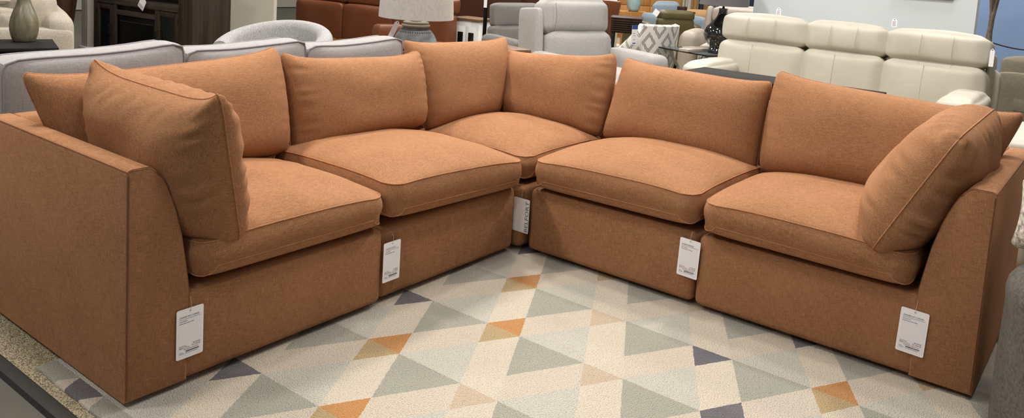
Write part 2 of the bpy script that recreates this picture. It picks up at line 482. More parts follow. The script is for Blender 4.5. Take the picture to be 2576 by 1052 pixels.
st = MB().prism([(-2.132, FZ-.008), (-2.126, -.002), (-2.09, .003), (-2.084, .001), (-2.084, FZ-.008)], 0, -6.5, 6.5).build('trim_1', plain('black_rubber_edge', (38, 38, 36), .55, var=.12, vscale=5))
struct(st)
# rug with a slightly wavy bound edge
x0, x1, y0, y1 = -.452, 2.75, -2.048, .62
pts = []
def wav(a, b, n, f):
    for i in range(n):
        u = i/n; p = Vector(a).lerp(Vector(b), u)
        k = .003*noise.noise(Vector((u*30, f, 0)))
        d = (Vector(b)-Vector(a)).normalized()
        pts.append(p+Vector((-d.y, d.x))*k)
wav((x0, y0), (x1, y0), 120, 1); wav((x1, y0), (x1, y1), 90, 2); wav((x1, y1), (x0, y1), 100, 3); wav((x0, y1), (x0, y0), 90, 4)
cx, cy = (x0+x1)/2, (y0+y1)/2
mb = MB()
rings = []
for ins, z in ((0, .0005), (0, .007), (.003, .010), (.010, .012), (1.2, .012)):
    rg = []
    for p in pts:
        q = Vector((p.x, p.y))
        if ins < 1: q = q+(Vector((cx, cy))-q).normalized()*ins
        else: q = Vector((cx+(p.x-cx)*.3, cy+(p.y-cy)*.3))
        rg.append(Vector((q.x, q.y, z)))
    rings.append(rg)
mb.grid([[rings[i][k] for i in range(len(rings))] for k in range(len(pts))], close_u=True)
vs = [mb.bm.verts.new(p) for p in rings[-1]]; mb.bm.faces.new(vs)
rug = mb.build('area_rug', M['rug'], ang=50)
tag(rug, 'cream area rug with grey, navy and orange diamond pattern under the terracotta sectional', 'rug')
# ------------------------------------------------------------------ price tags
M['card'] = plain('tag_card', (248, 247, 251), .45)
M['panel'] = plain('tag_panel', (242, 241, 247), .5)
M['ink'] = plain('tag_ink', (40, 40, 48), .6)
M['ink2'] = plain('tag_soft_ink', (92, 92, 104), .6)
M['red'] = plain('tag_red_ink', (150, 44, 44), .6)
M['grey_ink'] = plain('tag_grey_ink', (120, 118, 122), .6)
M['plastic'] = plain('clear_plastic_loop', (205, 200, 196), .2, spec=.8)
def text_mesh(parts, name, mat, parent, y=-.0011):
    """parts = (string, x, z, size, align, squeeze, turned)"""
    bm = bmesh.new()
    for s_, x, z, size, al, sq, turn in parts:
        cu = bpy.data.curves.new('t', 'FONT'); cu.body = s_; cu.size = size; cu.align_x = al; cu.resolution_u = 2
        o = bpy.data.objects.new('t', cu); col.objects.link(o)
        me = bpy.data.meshes.new_from_object(o)
        for v in me.vertices:
            a, b = v.co.x*sq, v.co.y
            v.co = (x-b, y, z+a) if turn else (x+a, y, z+b)
        bm.from_mesh(me)
        bpy.data.objects.remove(o); bpy.data.curves.remove(cu); bpy.data.meshes.remove(me)
    me = bpy.data.meshes.new(name); bm.to_mesh(me); bm.free()
    return link(name, me, mat, parent)
def rrect(w, h, r, n=6):
    pts = []
    for qx, qz, a0 in ((1, 1, 0), (-1, 1, PI/2), (-1, -1, PI), (1, -1, 3*PI/2)):
        for k in range(n+1):
            a = a0+PI/2*k/n
            pts.append(((w/2-r)*qx+r*math.cos(a), (h/2-r)*qz+r*math.sin(a)))
    return pts
def dashes(mb, x, z, n, w, h, y=-.0012, seed=0):
    rnd = random.Random(seed); p = x
    for i in range(n):
        L = w/n*rnd.uniform(.5, .85)
        mb.box((p, y, z), (p+L, y+.0004, z+h*rnd.uniform(.75, 1.0))); p += w/n
    return mb
def price_tag(title, lst, price, label, loc, rz, tilt=0, W=.094, H=.165, loop=None, tsq=1):
    t = thing('price_tag', label, 'price tag', loc, rz, 'white price tags hanging on the sectional')
    t.rotation_euler[1] = tilt
    MB().prism(rrect(W, H, .006), 1, -.0006, .0006).build('card', M['card'], t)
    MB().prism(rrect(W-.014, H-.033, .005), 1, -.0010, -.0005).build('printed_panel', M['panel'], t).location.z = -.0085
    L = -W/2+.010; R = -L
    text_mesh([(title, L, H/2-.0285, .0080, 'LEFT', .84*tsq, 0)], 'title', M['ink'], t, -.0014)
    mb = MB(); mb.box((L, -.0013, H/2-.0335), (R, -.0009, H/2-.0328))
    dashes(mb, L, H/2-.0405, 12, .028, .0022, seed=1); dashes(mb, L, H/2-.0475, 20, .050, .0022, seed=2)
    bc = MB(); rnd = random.Random(5); p = L+.023
    while p < R-.006:
        wd = rnd.choice((.0006, .001, .0016)); bc.box((p, -.0013, -H/2+.0205), (p+wd, -.0009, -H/2+.0255)); p += wd+.0007
    dashes(bc, L+.022, -H/2+.016, 14, .042, .0018, seed=6)
    dashes(bc, L, -H/2+.021, 5, .012, .002, seed=3); dashes(bc, L, -H/2+.0165, 7, .018, .002, seed=4)
    mb.build('fine_print', M['ink'], t); bc.build('barcode', M['ink'], t)
    text_mesh([('List Price:', L, -H/2+.0405, .0068, 'LEFT', .9, 0), (lst, R-.001, -H/2+.0425, .0068, 'RIGHT', .9, 0), ('Guaranteed Lowest Price', .004, -H/2+.0285, .0058, 'CENTER', .86, 0)], 'price_lines', M['ink'], t, -.0014)
    text_mesh([('Belfort Price', L, -H/2+.0340, .0078, 'LEFT', .9, 0), (price, R-.001, -H/2+.0350, .0080, 'RIGHT', .92, 0)], 'sale_price', M['red'], t, -.0014)
    MB().cyl((0, -.0013, H/2-.009), (0, .0008, H/2-.009), .0022, n=10).build('hole', M['grey_ink'], t)
    lp = loop or [(0, -.002, H/2-.009), (.001, -.004, H/2+.004), (.002, -.003, H/2+.02), (.002, .004, H/2+.034)]
    MB().tube(lp, .0006, 5).build('loop', M['plastic'], t)
    return t
H = PI/2
price_tag('ZANDER RAF CORNER', '$2,249.00', '$1,349.00', 'white price tag on the front of the end section at the left edge', (.0075, -1.7735, .1935), H)
price_tag('ZANDER ARMLESS', '$1,999.00', '$1,199.00', 'white price tag at the seam between left end section and left armless section', (.0085, -.885, .196), H)
price_tag('ZANDER ARMLESS', '$1,999.00', '$1,199.00', 'white price tag at the seam between right armless section and right end section', (.895, -.0085, .2265), 0, .03)
price_tag('ZANDER LAF CORNER', '$2,249.00', '$1,349.00', 'white price tag on the front of the right end section beside its arm', (1.775, -.0065, .1975), 0, .03)
t = thing('brand_tag', 'white lettered tag tucked in the inner corner between the two armless sections', 'tag', (.013, -.0212, .2015), 0)
MB().prism(rrect(.096, .168, .006), 1, -.0006, .0006).build('card', M['card'], t)
text_mesh([('BELFORT', .0445, -.080, .0290, 'LEFT', 1.32, 1)], 'lettering', M['ink2'], t, -.0011)
MB().tube([(0, -.0015, .075), (0, -.002, .09), (0, 0, .125)], .0006, 5).build('loop', M['plastic'], t)
# ------------------------------------------------------------------ showroom behind
def fabric2(name, c, d=.16, thread=260, big=5, **k):
    a = tuple(x*(1-d) for x in c); b = tuple(min(255, x*(1+d*.6)) for x in c)
    return fabric(name, a, c, b, thread=thread, big=big, **k)
M['gsofa'] = fabric2('light_grey_linen', (152, 149, 149), .09)
M['gsofa_welt'] = fabric2('grey_welt', (136, 133, 136), .1)
M['boucle'] = fabric2('cream_boucle', (166, 157, 144), .11, thread=160, streak=1.5, bump=.8)
M['tweed'] = fabric2('grey_speckled_tweed', (150, 149, 149), .26, thread=190, streak=1.3)
M['recl'] = fabric2('pale_grey_chenille', (158, 155, 153), .11, thread=220, streak=2)
M['gchair'] = fabric2('mid_grey_chenille', (112, 110, 106), .14, thread=220, streak=2)
M['dgrey'] = fabric2('charcoal_grey_velour', (92, 88, 82), .2, thread=120, streak=2)
M['cream'] = leather('cream_leather', (176, 170, 157), .55, var=.06)
M['cream_seam'] = plain('cream_stitching', (170, 158, 136), .8)
M['brown'] = leather('cognac_leather', (98, 54, 28), .4)
M['dbrown'] = leather('dark_brown_leather', (60, 31, 19), .4)
M['taupe'] = leather('taupe_leather', (142, 132, 122), .5)
M['olive'] = leather('olive_leather', (74, 66, 34), .5)
M['ltblue'] = fabric2('powder_blue_fabric', (118, 132, 144), .10)
M['dwood'] = wood('dark_walnut', (36, 24, 18), (60, 40, 30), 2)
M['dwoodx'] = wood('espresso_top', (19, 17, 16), (30, 27, 26), 0, .8)
M['rust'] = wood('weathered_dark_oak', (32, 26, 20), (56, 46, 36), 2, .6)
M['rustx'] = wood('weathered_dark_oak_rail', (38, 34, 29), (68, 61, 51), 0, .6)
M['brownwood'] = wood('brown_plank_top', (86, 64, 46), (120, 94, 70), 0, .55)
M['honey'] = wood('honey_oak', (142, 98, 52), (172, 124, 70), 2, .5)
M['white_wash'] = wood('white_washed_wood', (196, 196, 196), (222, 222, 220), 2, .6)
M['blackmetal'] = plain('black_metal', (18, 18, 18), .45, .6)
M['glassdark'] = plain('dark_cabinet_glass', (14, 17, 16), .08, spec=.6)
M['white'] = plain('white_paper', (232, 230, 232), .6)
M['chrome'] = plain('polished_metal', (190, 186, 178), .15, 1)
M['walla'] = plain('warm_grey_wall_paint', (176, 172, 160), .8, var=.02, vscale=2)
M['wallb'] = plain('blue_grey_wall_paint', (204, 210, 214), .8, var=.02, vscale=2)
M['blue'] = plain('slate_blue_wall_paint', (116, 142, 182), .8, var=.03, vscale=2)
M['basebd'] = plain('white_trim_paint', (214, 212, 206), .5)
def glass_mat():
    t = NT('clear_table_glass'); t.b.inputs['Transmission Weight'].default_value = .9; t.b.inputs['Roughness'].default_value = .02
    t.base(lin((190, 205, 200))); return t.m
M['glass'] = glass_mat()
def puff(mb, lo, hi, bev=.05, seg=4, mat=None): return mb.box(lo, hi, bev, seg, mat)
def soft(name, mat, par, lo, hi, bev=.05, crown=.02, seed=1, tilt=None, wr=.006, n=5):
    """upholstered block: rounded box with swollen faces and slight unevenness; tilt = (pivot, angle) about local x"""
    bm = bmesh.new()
    lo, hi = Vector(lo), Vector(hi); d = hi-lo; c = (lo+hi)/2
    bmesh.ops.create_cube(bm, size=2)
    bmesh.ops.subdivide_edges(bm, edges=bm.edges[:], cuts=11, use_grid_fill=True)
    h = d/2; r = min(bev, min(h)*.98)
    for v in bm.verts:
        u = v.co.copy()
        p = Vector((u.x*h.x, u.y*h.y, u.z*h.z))
        # concentrate loops near edges
        q = Vector([math.copysign(min(abs(p[i]), h[i]-r), p[i]) if abs(p[i]) > h[i]-r else p[i] for i in range(3)])
        dv = p-q
        if dv.length > 1e-9:
            k = max(abs(u.x), abs(u.y), abs(u.z))
            p = q+dv.normalized()*min(r, r)*1.0 if k > .999 else p
        # swelling
        for i in range(3):
            if abs(u[i]) > .999:
                a, b = u[(i+1) % 3], u[(i+2) % 3]
                p[i] += math.copysign(crown*max(0, 1-a*a)**.45*max(0, 1-b*b)**.45, u[i])
        nz = noise.noise_vector(p*4+Vector((seed*5, seed, 0)))
        v.co = c+p+nz*wr
    if tilt:
        pv, ang = Vector(tilt[0]), tilt[1]
        R = Matrix.Translation(pv) @ Matrix.Rotation(ang, 4, 'X') @ Matrix.Translation(-pv)
        bmesh.ops.transform(bm, matrix=R, verts=bm.verts)
    me = bpy.data.meshes.new(name); bm.to_mesh(me); bm.free(); smooth(me, 60)
    o = link(name, me, mat, par)
    m = o.modifiers.new('subdivision', 'SUBSURF'); m.levels = 1; m.render_levels = 1
    return o
def wline(par, pts, mat, r=.004, name='welt', closed=False):
    return MB().tube(pts, r, 6, closed=closed).build(name, mat, par, ang=80)
def face(yaw): return math.radians(yaw+90)   # things are built facing local -y

# --- light grey sofa back to back with the left run
g = thing('grey_sofa', 'light grey sofa with three piped back cushions, back to back with the left run', 'sofa', (-1.55, -.82, 0), face(180))
# local: x = along (world -y), -y = world -x
def gl(y): return -(y+.82)
MB().box((-1.07, .43, .06), (1.07, .50, .64), .02, 3).build('back_frame', M['gsofa'], g)
soft('seat_base', M['gsofa'], g, (-1.04, -.42, .06), (1.04, .44, .34), .03, .004)
for sx, nm in ((-1, 'arm'), (1, 'arm')): soft(nm, M['gsofa'], g, (sx*1.12-.10, -.45, .05), (sx*1.12+.10, .46, .60), .05, .01, seed=sx+3)
for k in range(3): soft('seat_cushion', M['gsofa'], g, (-1.02+.68*k, -.47, .33), (-1.02+.68*(k+1)-.01, .2, .47), .04, .02, seed=k)
for i, (ya, yb, za, zb) in enumerate(((-1.885, -1.135, .935, .972), (-1.120, -.452, .932, .955), (-.438, .252, .918, .938))):
    bm = MB()
    x0, x1 = gl(yb), gl(ya)
    N = 16; P = []
    # boxed cushion: front and back faces joined by a narrow gusset, top edge rising towards one end
    def zt(u): return zb+(za-zb)*u-.012*math.sin(PI*u)
    def corner(u, v, y, sw):
        x = x0+(x1-x0)*u; z = .50+(zt(u)-.50)*v
        e = (max(0, 1-(2*u-1)**4)*max(0, 1-(2*v-1)**4))**.6
        # rounded outline corners
        cu = .5+(u-.5)*(1-.025*max(0, (2*v-1))**10); x = x0+(x1-x0)*cu
        z -= .018*abs(2*u-1)**16*max(0, v)**6
        return Vector((x, y+sw*e, z+.004*noise.noise(Vector((x*5, z*5, i)))))
    F_grid = [[corner(a/N, b/N, .425, .035) for b in range(N+1)] for a in range(N+1)]
    B_grid = [[corner(a/N, b/N, .265, -.05) for b in range(N+1)] for a in range(N+1)]
    bm.grid(F_grid); bm.grid(B_grid[::-1])
    ring = lambda G: [G[a][N] for a in range(N+1)]+[G[N][b] for b in range(N-1, -1, -1)]+[G[a][0] for a in range(N-1, -1, -1)]+[G[0][b] for b in range(1, N)]
    A, Bq = ring(F_grid), ring(B_grid)
    mids = []
    ctr = Vector(((x0+x1)/2, .345, .7))
    for f in (.25, .5, .75):
        mids.append([p.lerp(q, f)+(p-ctr).normalized()*.014*math.sin(PI*f) for p, q in zip(A, Bq)])
    bm.grid([[A[k], mids[0][k], mids[1][k], mids[2][k], Bq[k]] for k in range(len(A))], close_u=True)
    c = bm.build('back_cushion', M['gsofa'], g, ang=50)
    wline(c, A, M['gsofa_welt'], .0055, closed=True); wline(c, Bq, M['gsofa_welt'], .0055, closed=True)
for sx in (-1, 1):
    for sy in (-.38, .42): MB().box((sx*1.05-.03, sy-.03, 0), (sx*1.05+.03, sy+.03, .07), .004).build('leg', M['dwood'], g)

# --- cream leather reclining sofa
c = thing('reclining_sofa', 'cream leather three-seat reclining sofa with puffy headrests behind the right run', 'sofa', (.44, 3.45, 0), 0)
X = [-1.06, -.335, .290, .985]   # seat boundaries, local
for k in range(3):
    a, b = X[k]+.006, X[k+1]-.006
    soft('headrest', M['cream'], c, (a, .20, .838), (b, .46, 1.065), .045, .032, seed=k+20, tilt=((0, .3, .85), -.14))
    soft('backrest', M['cream'], c, (a, .14, .42), (b, .42, .832), .04, .035, seed=k+30, tilt=((0, .3, .45), -.12))
    soft('seat', M['cream'], c, (a, -.52, .30), (b, .22, .50), .07, .03, seed=k+40)
    soft('footrest', M['cream'], c, (a, -.54, .10), (b, -.44, .36), .04, .02, seed=k+50)
    w = b-a
    mb = MB()
    for f in ((.33, .66) if k != 2 else (.36, .68)):
        mb.tube([(a+w*f, .195-.032*math.sin(PI*u)**.6+.028*u-.012, .86+.21*u) for u in np.linspace(.06, .94, 9)], .0022, 5)
    mb.tube([(a+w*.42, .138-.037*math.sin(PI*u)**.6+.05*u, .44+.42*u) for u in np.linspace(.05, .93, 10)], .0022, 5)
    mb.build('seam', M['cream_seam'], c)
for sx in (-1, 1):
    xo = -1.07 if sx < 0 else 1.01
    soft('arm', M['cream'], c, (min(xo, xo-sx*.20), -.50, .06), (max(xo, xo-sx*.20), .34, .60), .07, .012, seed=60+sx)
    soft('arm_pad', M['cream'], c, (min(xo+sx*.03, xo-sx*.21), -.46, .555), (max(xo+sx*.03, xo-sx*.21), .26, .675), .055, .02, seed=64+sx)
    soft('side_wing', M['cream'], c, (min(xo, xo-sx*.045), .26 if sx > 0 else .34, .10), (max(xo, xo-sx*.045), .54, .95 if sx > 0 else .62), .02, .004, seed=66+sx, tilt=((0, .3, .1), -.12))
soft('base', M['cream'], c, (-1.0, -.4, .05), (1.02, .42, .33), .03, .004)
soft('back_panel', M['cream'], c, (-1.05, .40, .08), (1.05, .52, .86), .04, .005, tilt=((0, .3, .1), -.12))
TG = 'small barcode tags on the cream reclining sofa'
def small_tag(label, loc, rz, w=.05, h=.085, group=None, cat='tag', printed=True):
    t = thing('hang_tag', label, cat, loc, rz, group)
    pts = [(-w/2, -h/2), (w/2, -h/2), (w/2, h/2-.015), (w/2-.012, h/2), (-w/2+.012, h/2), (-w/2, h/2-.015)]
    MB().prism(pts, 1, -.001, .001).build('card', M['white'], t)
    if printed:
        mb = MB()
        for k in range(5): mb.box((-w/2+.006, -.0016, -h/2+.008+k*.008), (w/2-.006-.006*(k % 2), -.001, -h/2+.0115+k*.008))
        mb.build('print', M['grey_ink'], t)
    MB().cyl((0, -.0016, h/2-.009), (0, .0016, h/2-.009), .004, n=8).build('hole', M['blackmetal'], t)
    return t
small_tag('white tag standing above the left headrest of the cream reclining sofa', (-.22, 3.90, 1.115), 0, .04, .066, group=TG)
small_tag('white tag standing above the right headrest of the cream reclining sofa', (.72, 3.90, 1.112), 0, .04, .066, group=TG)
small_tag('white tag hanging at the right side of the cream sofa right headrest', (1.462, 3.60, .94), 0, .03, .13, group=TG, printed=False)

# --- espresso table behind the right run
t = thing('console_table', 'espresso brown table with plain flat top behind the right armless section', 'table', (.45, 2.25, 0))
MB().box((-.655, -.19, .705), (.60, .19, .735), .004).build('tabletop', M['dwoodx'], t)
MB().box((-.62, -.16, .62), (.56, .16, .705), .003).build('apron', M['dwoodx'], t)
for x in (-.60, .54):
    for y in (-.14, .14): MB().box((x-.025, y-.025, 0), (x+.025, y+.025, .63), .003).build('leg', M['dwoodx'], t)

# --- partition wall with picture, blue wall beyond
struct(MB().box((-.76, 4.70, 0), (1.17, 4.82, 2.7)).build('wall_back', M['wallb']))
struct(MB().box((.5, 7.6, 0), (1.62, 7.7, 2.7)).build('wall_blue', M['blue']))
p = thing('picture_frame', 'picture in gilt wooden frame hung on the pale wall above the cream sofa', 'picture', (.77, 4.69, 1.78))
MB().prism([(-.27, -.46), (.22, -.46), (.22, .46), (-.27, .46)], 1, -.025, .005, .004).build('frame', M['honey'], p)
MB().box((-.24, -.028, -.42), (.19, -.02, .42)).build('canvas', plain('pale_canvas', (200, 196, 186), .8, var=.15), p)
# --- light grey recliner
F19 = face(-19)
r = thing('recliner_chair', 'light grey fabric recliner with overstuffed headrest right of the grey armchair', 'recliner', (-1.48, 3.02, 0), F19)
soft('headrest', M['recl'], r, (-.37, .27, .765), (.355, .50, 1.095), .09, .035, seed=2, tilt=((0, .4, .8), -.10))
soft('backrest', M['recl'], r, (-.34, .20, .42), (.36, .46, .79), .06, .035, seed=3, tilt=((0, .4, .45), -.12))
soft('side_wing', M['recl'], r, (-.455, .24, .12), (-.375, .56, 1.0), .035, .006, seed=4, tilt=((0, .4, .1), -.08))
soft('side_wing', M['recl'], r, (.355, .26, .12), (.46, .56, .60), .05, .01, seed=5, tilt=((0, .4, .1), -.08))
soft('seat', M['recl'], r, (-.34, -.42, .28), (.34, .24, .50), .07, .03, seed=6)
soft('arm', M['recl'], r, (.33, -.34, .05), (.56, .34, .655), .05, .012, seed=7)
soft('arm', M['recl'], r, (-.55, -.46, .05), (-.34, .34, .635), .08, .012, seed=8)
soft('footrest', M['recl'], r, (-.34, -.48, .10), (.34, -.38, .42), .04, .015, seed=9)
wline(r, [(-.30, .265-.03*math.sin(PI*u), .80+.28*u) for u in np.linspace(.05, .95, 10)], M['gchair'], .002, 'seam')

# --- mid grey armchair
a = thing('armchair', 'mid grey upholstered armchair with high back, left of the light grey recliner', 'armchair', (-2.70, 3.66, 0), F19)
soft('headrest', M['gchair'], a, (-.25, .23, .70), (.32, .37, .955), .035, .012, seed=12, tilt=((0, .3, .45), -.14))
soft('backrest', M['gchair'], a, (-.28, .22, .36), (.34, .37, .715), .03, .012, seed=13, tilt=((0, .3, .45), -.14))
soft('seat', M['gchair'], a, (-.28, -.38, .26), (.32, .26, .46), .05, .02, seed=14)
for x in (-.36, .40): soft('arm', M['gchair'], a, (x-.065, -.36, .12), (x+.065, .30, .64), .06, .008, seed=15)
for x in (-.3, .33):
    for y in (-.3, .25): MB().cyl((x, y, 0), (x, y, .2), .02).build('leg', M['dwood'], a)

# --- patterned accent chair seen from behind
def diamond_mat():
    t = NT('white_fabric_hatched_diamonds')
    s = t.n('ShaderNodeSeparateXYZ'); t.l(t.obj(), s.inputs[0])
    x = t.M('MULTIPLY', t.M('ARCTAN2', s.outputs[0], t.M('ADD', s.outputs[1], .05)), .36); z = s.outputs[2]
    fx = t.M('ABSOLUTE', t.M('SUBTRACT', t.M('FLOORED_MODULO', t.M('DIVIDE', t.M('ADD', x, .095), .19), 1), .5))
    fz = t.M('ABSOLUTE', t.M('SUBTRACT', t.M('FLOORED_MODULO', t.M('DIVIDE', t.M('SUBTRACT', z, .525), .30), 1), .5))
    d = t.M('ADD', fx, fz); d = t.M('MINIMUM', d, t.M('SUBTRACT', 1.0, d))
    band = t.M('MULTIPLY', t.M('GREATER_THAN', d, .20), t.M('LESS_THAN', d, .37))
    lines = t.M('GREATER_THAN', t.M('SINE', t.M('MULTIPLY', t.M('ADD', x, t.M('MULTIPLY', z, -.35)), 520)), -.05)
    f = t.M('MULTIPLY', band, lines)
    t.base(t.mix(f, lin((206, 202, 196)), lin((56, 54, 58))))
    t.b.inputs['Roughness'].default_value = .9
    t.bump(t.noise(300, 2), .2, .001)
    return t.m
M['diamond'] = diamond_mat()
p = thing('accent_chair', 'white accent chair with black hatched diamond pattern, seen from behind, beside the recliner', 'chair', (-1.79, 4.43, 0), face(161))
# curved shell: back wraps into sloping arms; local +y is the outer back, facing the camera
N = 26; P = []
for i in range(N+1):
    u = -1+2*i/N
    ang = u*1.25
    bx = .30*math.sin(ang)/math.sin(1.25)*1.08; by = .30-(1-math.cos(ang))*.36
    top = .845 if abs(u) < .70 else .845-((abs(u)-.70)/.30)**.8*.30
    if abs(u) >= .70: by -= (abs(u)-.70)*.50
    row = []
    for z_, off in ((.12, -.05), (.2, -.03), (.35, -.005), (.5, .015), (.65, .03), (.8, .04), (1.0, .05)):
        zz = .12+(top-.12)*((z_-.12)/.88)
        row.append(Vector((bx*(1+.06*zz), by+off, zz)))
    P.append(row)
outer = P; inner = [[Vector((v.x*.80, v.y-.075, v.z-.004)) for v in rw] for rw in P]
mb = MB(); mb.grid(outer); mb.grid(inner[::-1])
for A, B in zip(outer, outer[1:]): pass
mb.grid([[outer[i][-1], outer[i][-1].lerp(inner[i][-1], .5)+Vector((0, 0, .018)), inner[i][-1]] for i in range(N+1)])
mb.grid([[outer[0][k], inner[0][k]] for k in range(7)]); mb.grid([[inner[-1][k], outer[-1][k]] for k in range(7)])
mb.grid([[inner[i][0], outer[i][0]] for i in range(N+1)])
mb.build('shell', M['diamond'], p, ang=60)
soft('seat', M['diamond'], p, (-.25, -.30, .30), (.25, .22, .47), .05, .02, seed=33)
soft('seat_base', M['diamond'], p, (-.26, -.28, .12), (.26, .2, .31), .03, .004, seed=34)
for x in (-.2, .2):
    for y in (-.22, .18): MB().cyl((x, y, 0), (x*.9, y*.9, .16), .014, .02).build('leg', M['dwood'], p)
t = thing('hang_tag', 'blue and white hang tag on the left edge of the diamond patterned chair', 'tag', (-1.66, 3.985, .755), face(-19))
MB().prism(rrect(.074, .19, .004), 1, -.001, .001).build('card', M['white'], t)
M['tagblue'] = plain('tag_blue', (40, 72, 140), .5)
MB().box((-.037, -.0018, .055), (.037, -.0008, .095)).build('header', M['tagblue'], t)
MB().box((-.020, -.0018, -.088), (.020, -.0008, -.078)).build('footer', M['tagblue'], t)
mb = MB(); dashes(mb, -.02, .012, 2, .03, .007, y=-.0018, seed=3); dashes(mb, -.015, -.01, 2, .03, .006, y=-.0018, seed=4); dashes(mb, -.015, -.05, 2, .03, .008, y=-.0018, seed=4)
mb.build('print', M['red'], t)

# --- glass side table with dark lamp
t = thing('side_table', 'glass topped side table with crossed metal legs left of the cream sofa', 'table', (-1.08, 4.42, 0), F19)
MB().box((-.33, -.33, .632), (.33, .33, .645), .004).build('tabletop', M['glass'], t)
MB().tube([(-.33, -.33, .638), (.33, -.33, .638), (.33, .33, .638), (-.33, .33, .638)], .007, 6, closed=True).build('rim', M['blackmetal'], t)
for s_ in (-1, 1):
    MB().tube([(-.28, s_*.26, .0), (.28, s_*.26, .625)], .016).tube([(.28, s_*.25, .0), (-.28, s_*.25, .625)], .016).build('crossed_leg', M['chrome'], t)
MB().box((-.26, -.24, .18), (.26, .24, .19), .002).build('lower_shelf', M['glass'], t)
bk = MB().box((-.15, -.05, -.014), (.15, .06, .014), .003).build('boxed_booklet', plain('silver_sleeve', (190, 178, 168), .25, .3, var=.1), None)
bk.location = (-1.12, 4.20, .6595); bk.rotation_euler.z = F19+.1
tag(bk, 'silvery flat boxed booklet lying on the glass side table', 'box')
bl = MB().box((-.05, -.2, -.006), (.05, .2, .006), .002).build('booklet', M['white'], None)
bl.location = (-1.12, 4.38, .197); bl.rotation_euler.z = F19+.5
tag(bl, 'white booklet on the lower shelf of the glass side table', 'booklet')
l = thing('table_lamp', 'glossy black gourd table lamp with dark grey shade on the glass side table', 'lamp', (-.91, 4.33, .646))
prof = [(0, 0), (.085, 0), (.088, .02), (.085, .035), (.075, .05), (.088, .075), (.112, .12), (.125, .165), (.122, .21), (.105, .255), (.076, .295), (.052, .33), (.037, .365), (.030, .40), (.031, .425), (.034, .432), (.0, .434)]
MB().lathe([(r_*1.32, z_) for r_, z_ in prof], n=40).build('lamp_base', plain('black_glazed_ceramic', (10, 9, 9), .04, var=.3, vscale=20, spec=.7, coat=1), l, ang=60)
MB().cyl((0, 0, .43), (0, 0, .52), .011).build('stem', M['blackmetal'], l)
MB().lathe([(.232, .465), (.232, .462), (.19, .76), (.19, .763), (.187, .763), (.229, .465), (.232, .465)], n=40).build('lamp_shade', fabric2('charcoal_silk', (98, 96, 98), .12), l)

# --- taupe leather recliner behind
t = thing('leather_recliner', 'taupe leather recliner with slanted back behind the black lamp', 'recliner', (-1.60, 6.38, 0), face(-76))
soft('headrest', M['taupe'], t, (-.34, .24, .76), (.80, .44, 1.0), .08, .025, seed=51, tilt=((0, .3, .8), -.2))
soft('backrest', M['taupe'], t, (-.34, .18, .42), (.80, .42, .78), .07, .025, seed=52, tilt=((0, .3, .45), -.2))
soft('side_wing', M['taupe'], t, (-.44, .16, .10), (-.345, .42, .97), .04, .01, seed=53, tilt=((0, .3, .1), -.18))
soft('arm', M['taupe'], t, (-.60, -.48, .05), (-.36, .30, .69), .10, .012, seed=54)
soft('seat', M['taupe'], t, (-.34, -.55, .30), (.8, .2, .58), .09, .03, seed=55)
soft('base', M['taupe'], t, (-.36, -.42, .05), (.8, .4, .34), .03, .004, seed=56)

# --- far right-centre group
o = thing('loveseat', 'olive green leather loveseat seen from behind with white paper on its back', 'sofa', (-3.21, 7.58, 0), face(146))
soft('back_frame', M['olive'], o, (-.28, .30, .10), (.28, .42, .72), .03, .006, seed=61)
soft('back_cushion', M['olive'], o, (-.28, .22, .69), (.24, .42, .83), .05, .012, seed=62)
for x in (-.37, .37): soft('arm', M['olive'], o, (x-.08, -.42, .1), (x+.08, .38, .64), .06, .01, seed=63)
soft('seat', M['olive'], o, (-.28, -.42, .02), (.28, .3, .46), .05, .02, seed=64)
sh = MB().box((-.042, -.002, -.042), (.042, .002, .042)).build('paper_sign', M['white'], None)
sh.location = (-3.02, 7.00, .80); sh.rotation_euler = (0, .6, face(-34)); tag(sh, 'white square paper tilted on the top left corner of the olive loveseat', 'paper')
b = thing('armchair', 'powder blue armchair behind the olive loveseat', 'armchair', (-3.81, 9.07, .022), face(-35))
soft('backrest', M['ltblue'], b, (-.16, .22, .40), (.32, .40, .83), .09, .02, seed=71, tilt=((0, .3, .4), -.15))
soft('seat', M['ltblue'], b, (-.26, -.40, .02), (.30, .25, .50), .06, .02, seed=72)
soft('arm', M['ltblue'], b, (-.42, -.42, .02), (-.24, .30, .64), .05, .01, seed=73)
soft('arm', M['ltblue'], b, (.30, -.42, .02), (.42, .30, .64), .05, .01, seed=74)
s_ = thing('sofa', 'tan upholstered sofa far behind the olive loveseat, left of the taupe recliner', 'sofa', (-3.67, 10.61, 0), face(-60))
M['tan'] = fabric2('tan_cloth', (164, 132, 92), .12)
soft('backrest', M['tan'], s_, (-.6, .25, .02), (.7, .45, .68), .06, .02, seed=75); soft('seat', M['tan'], s_, (-.6, -.45, .02), (.7, .3, .50), .06, .02, seed=76)
k = thing('side_table', 'small dark table with a brown box, beside the powder blue armchair', 'table', (-3.29, 8.42, 0), 0)
MB().cyl((0, 0, .75), (0, 0, .77), .17, n=24).build('tabletop', M['dwoodx'], k); MB().cyl((0, 0, 0), (0, 0, .75), .02).build('leg', M['blackmetal'], k); MB().cyl((0, 0, 0), (0, 0, .015), .13, n=20).build('foot', M['blackmetal'], k)
bx = MB().box((-.06, -.05, 0), (.06, .05, .075), .004).build('wooden_box', M['dwood'], None); bx.location = (-3.32, 8.40, .7705); tag(bx, 'small brown wooden box on the small dark table', 'box')
c = thing('console_cabinet', 'dark slatted console on tall black legs behind the patterned chair', 'cabinet', (-2.78, 5.78, 0), face(-62))
MB().box((-.18, -.19, .60), (.19, .19, .775), .004).build('body', M['dwood'], c)
mb = MB()
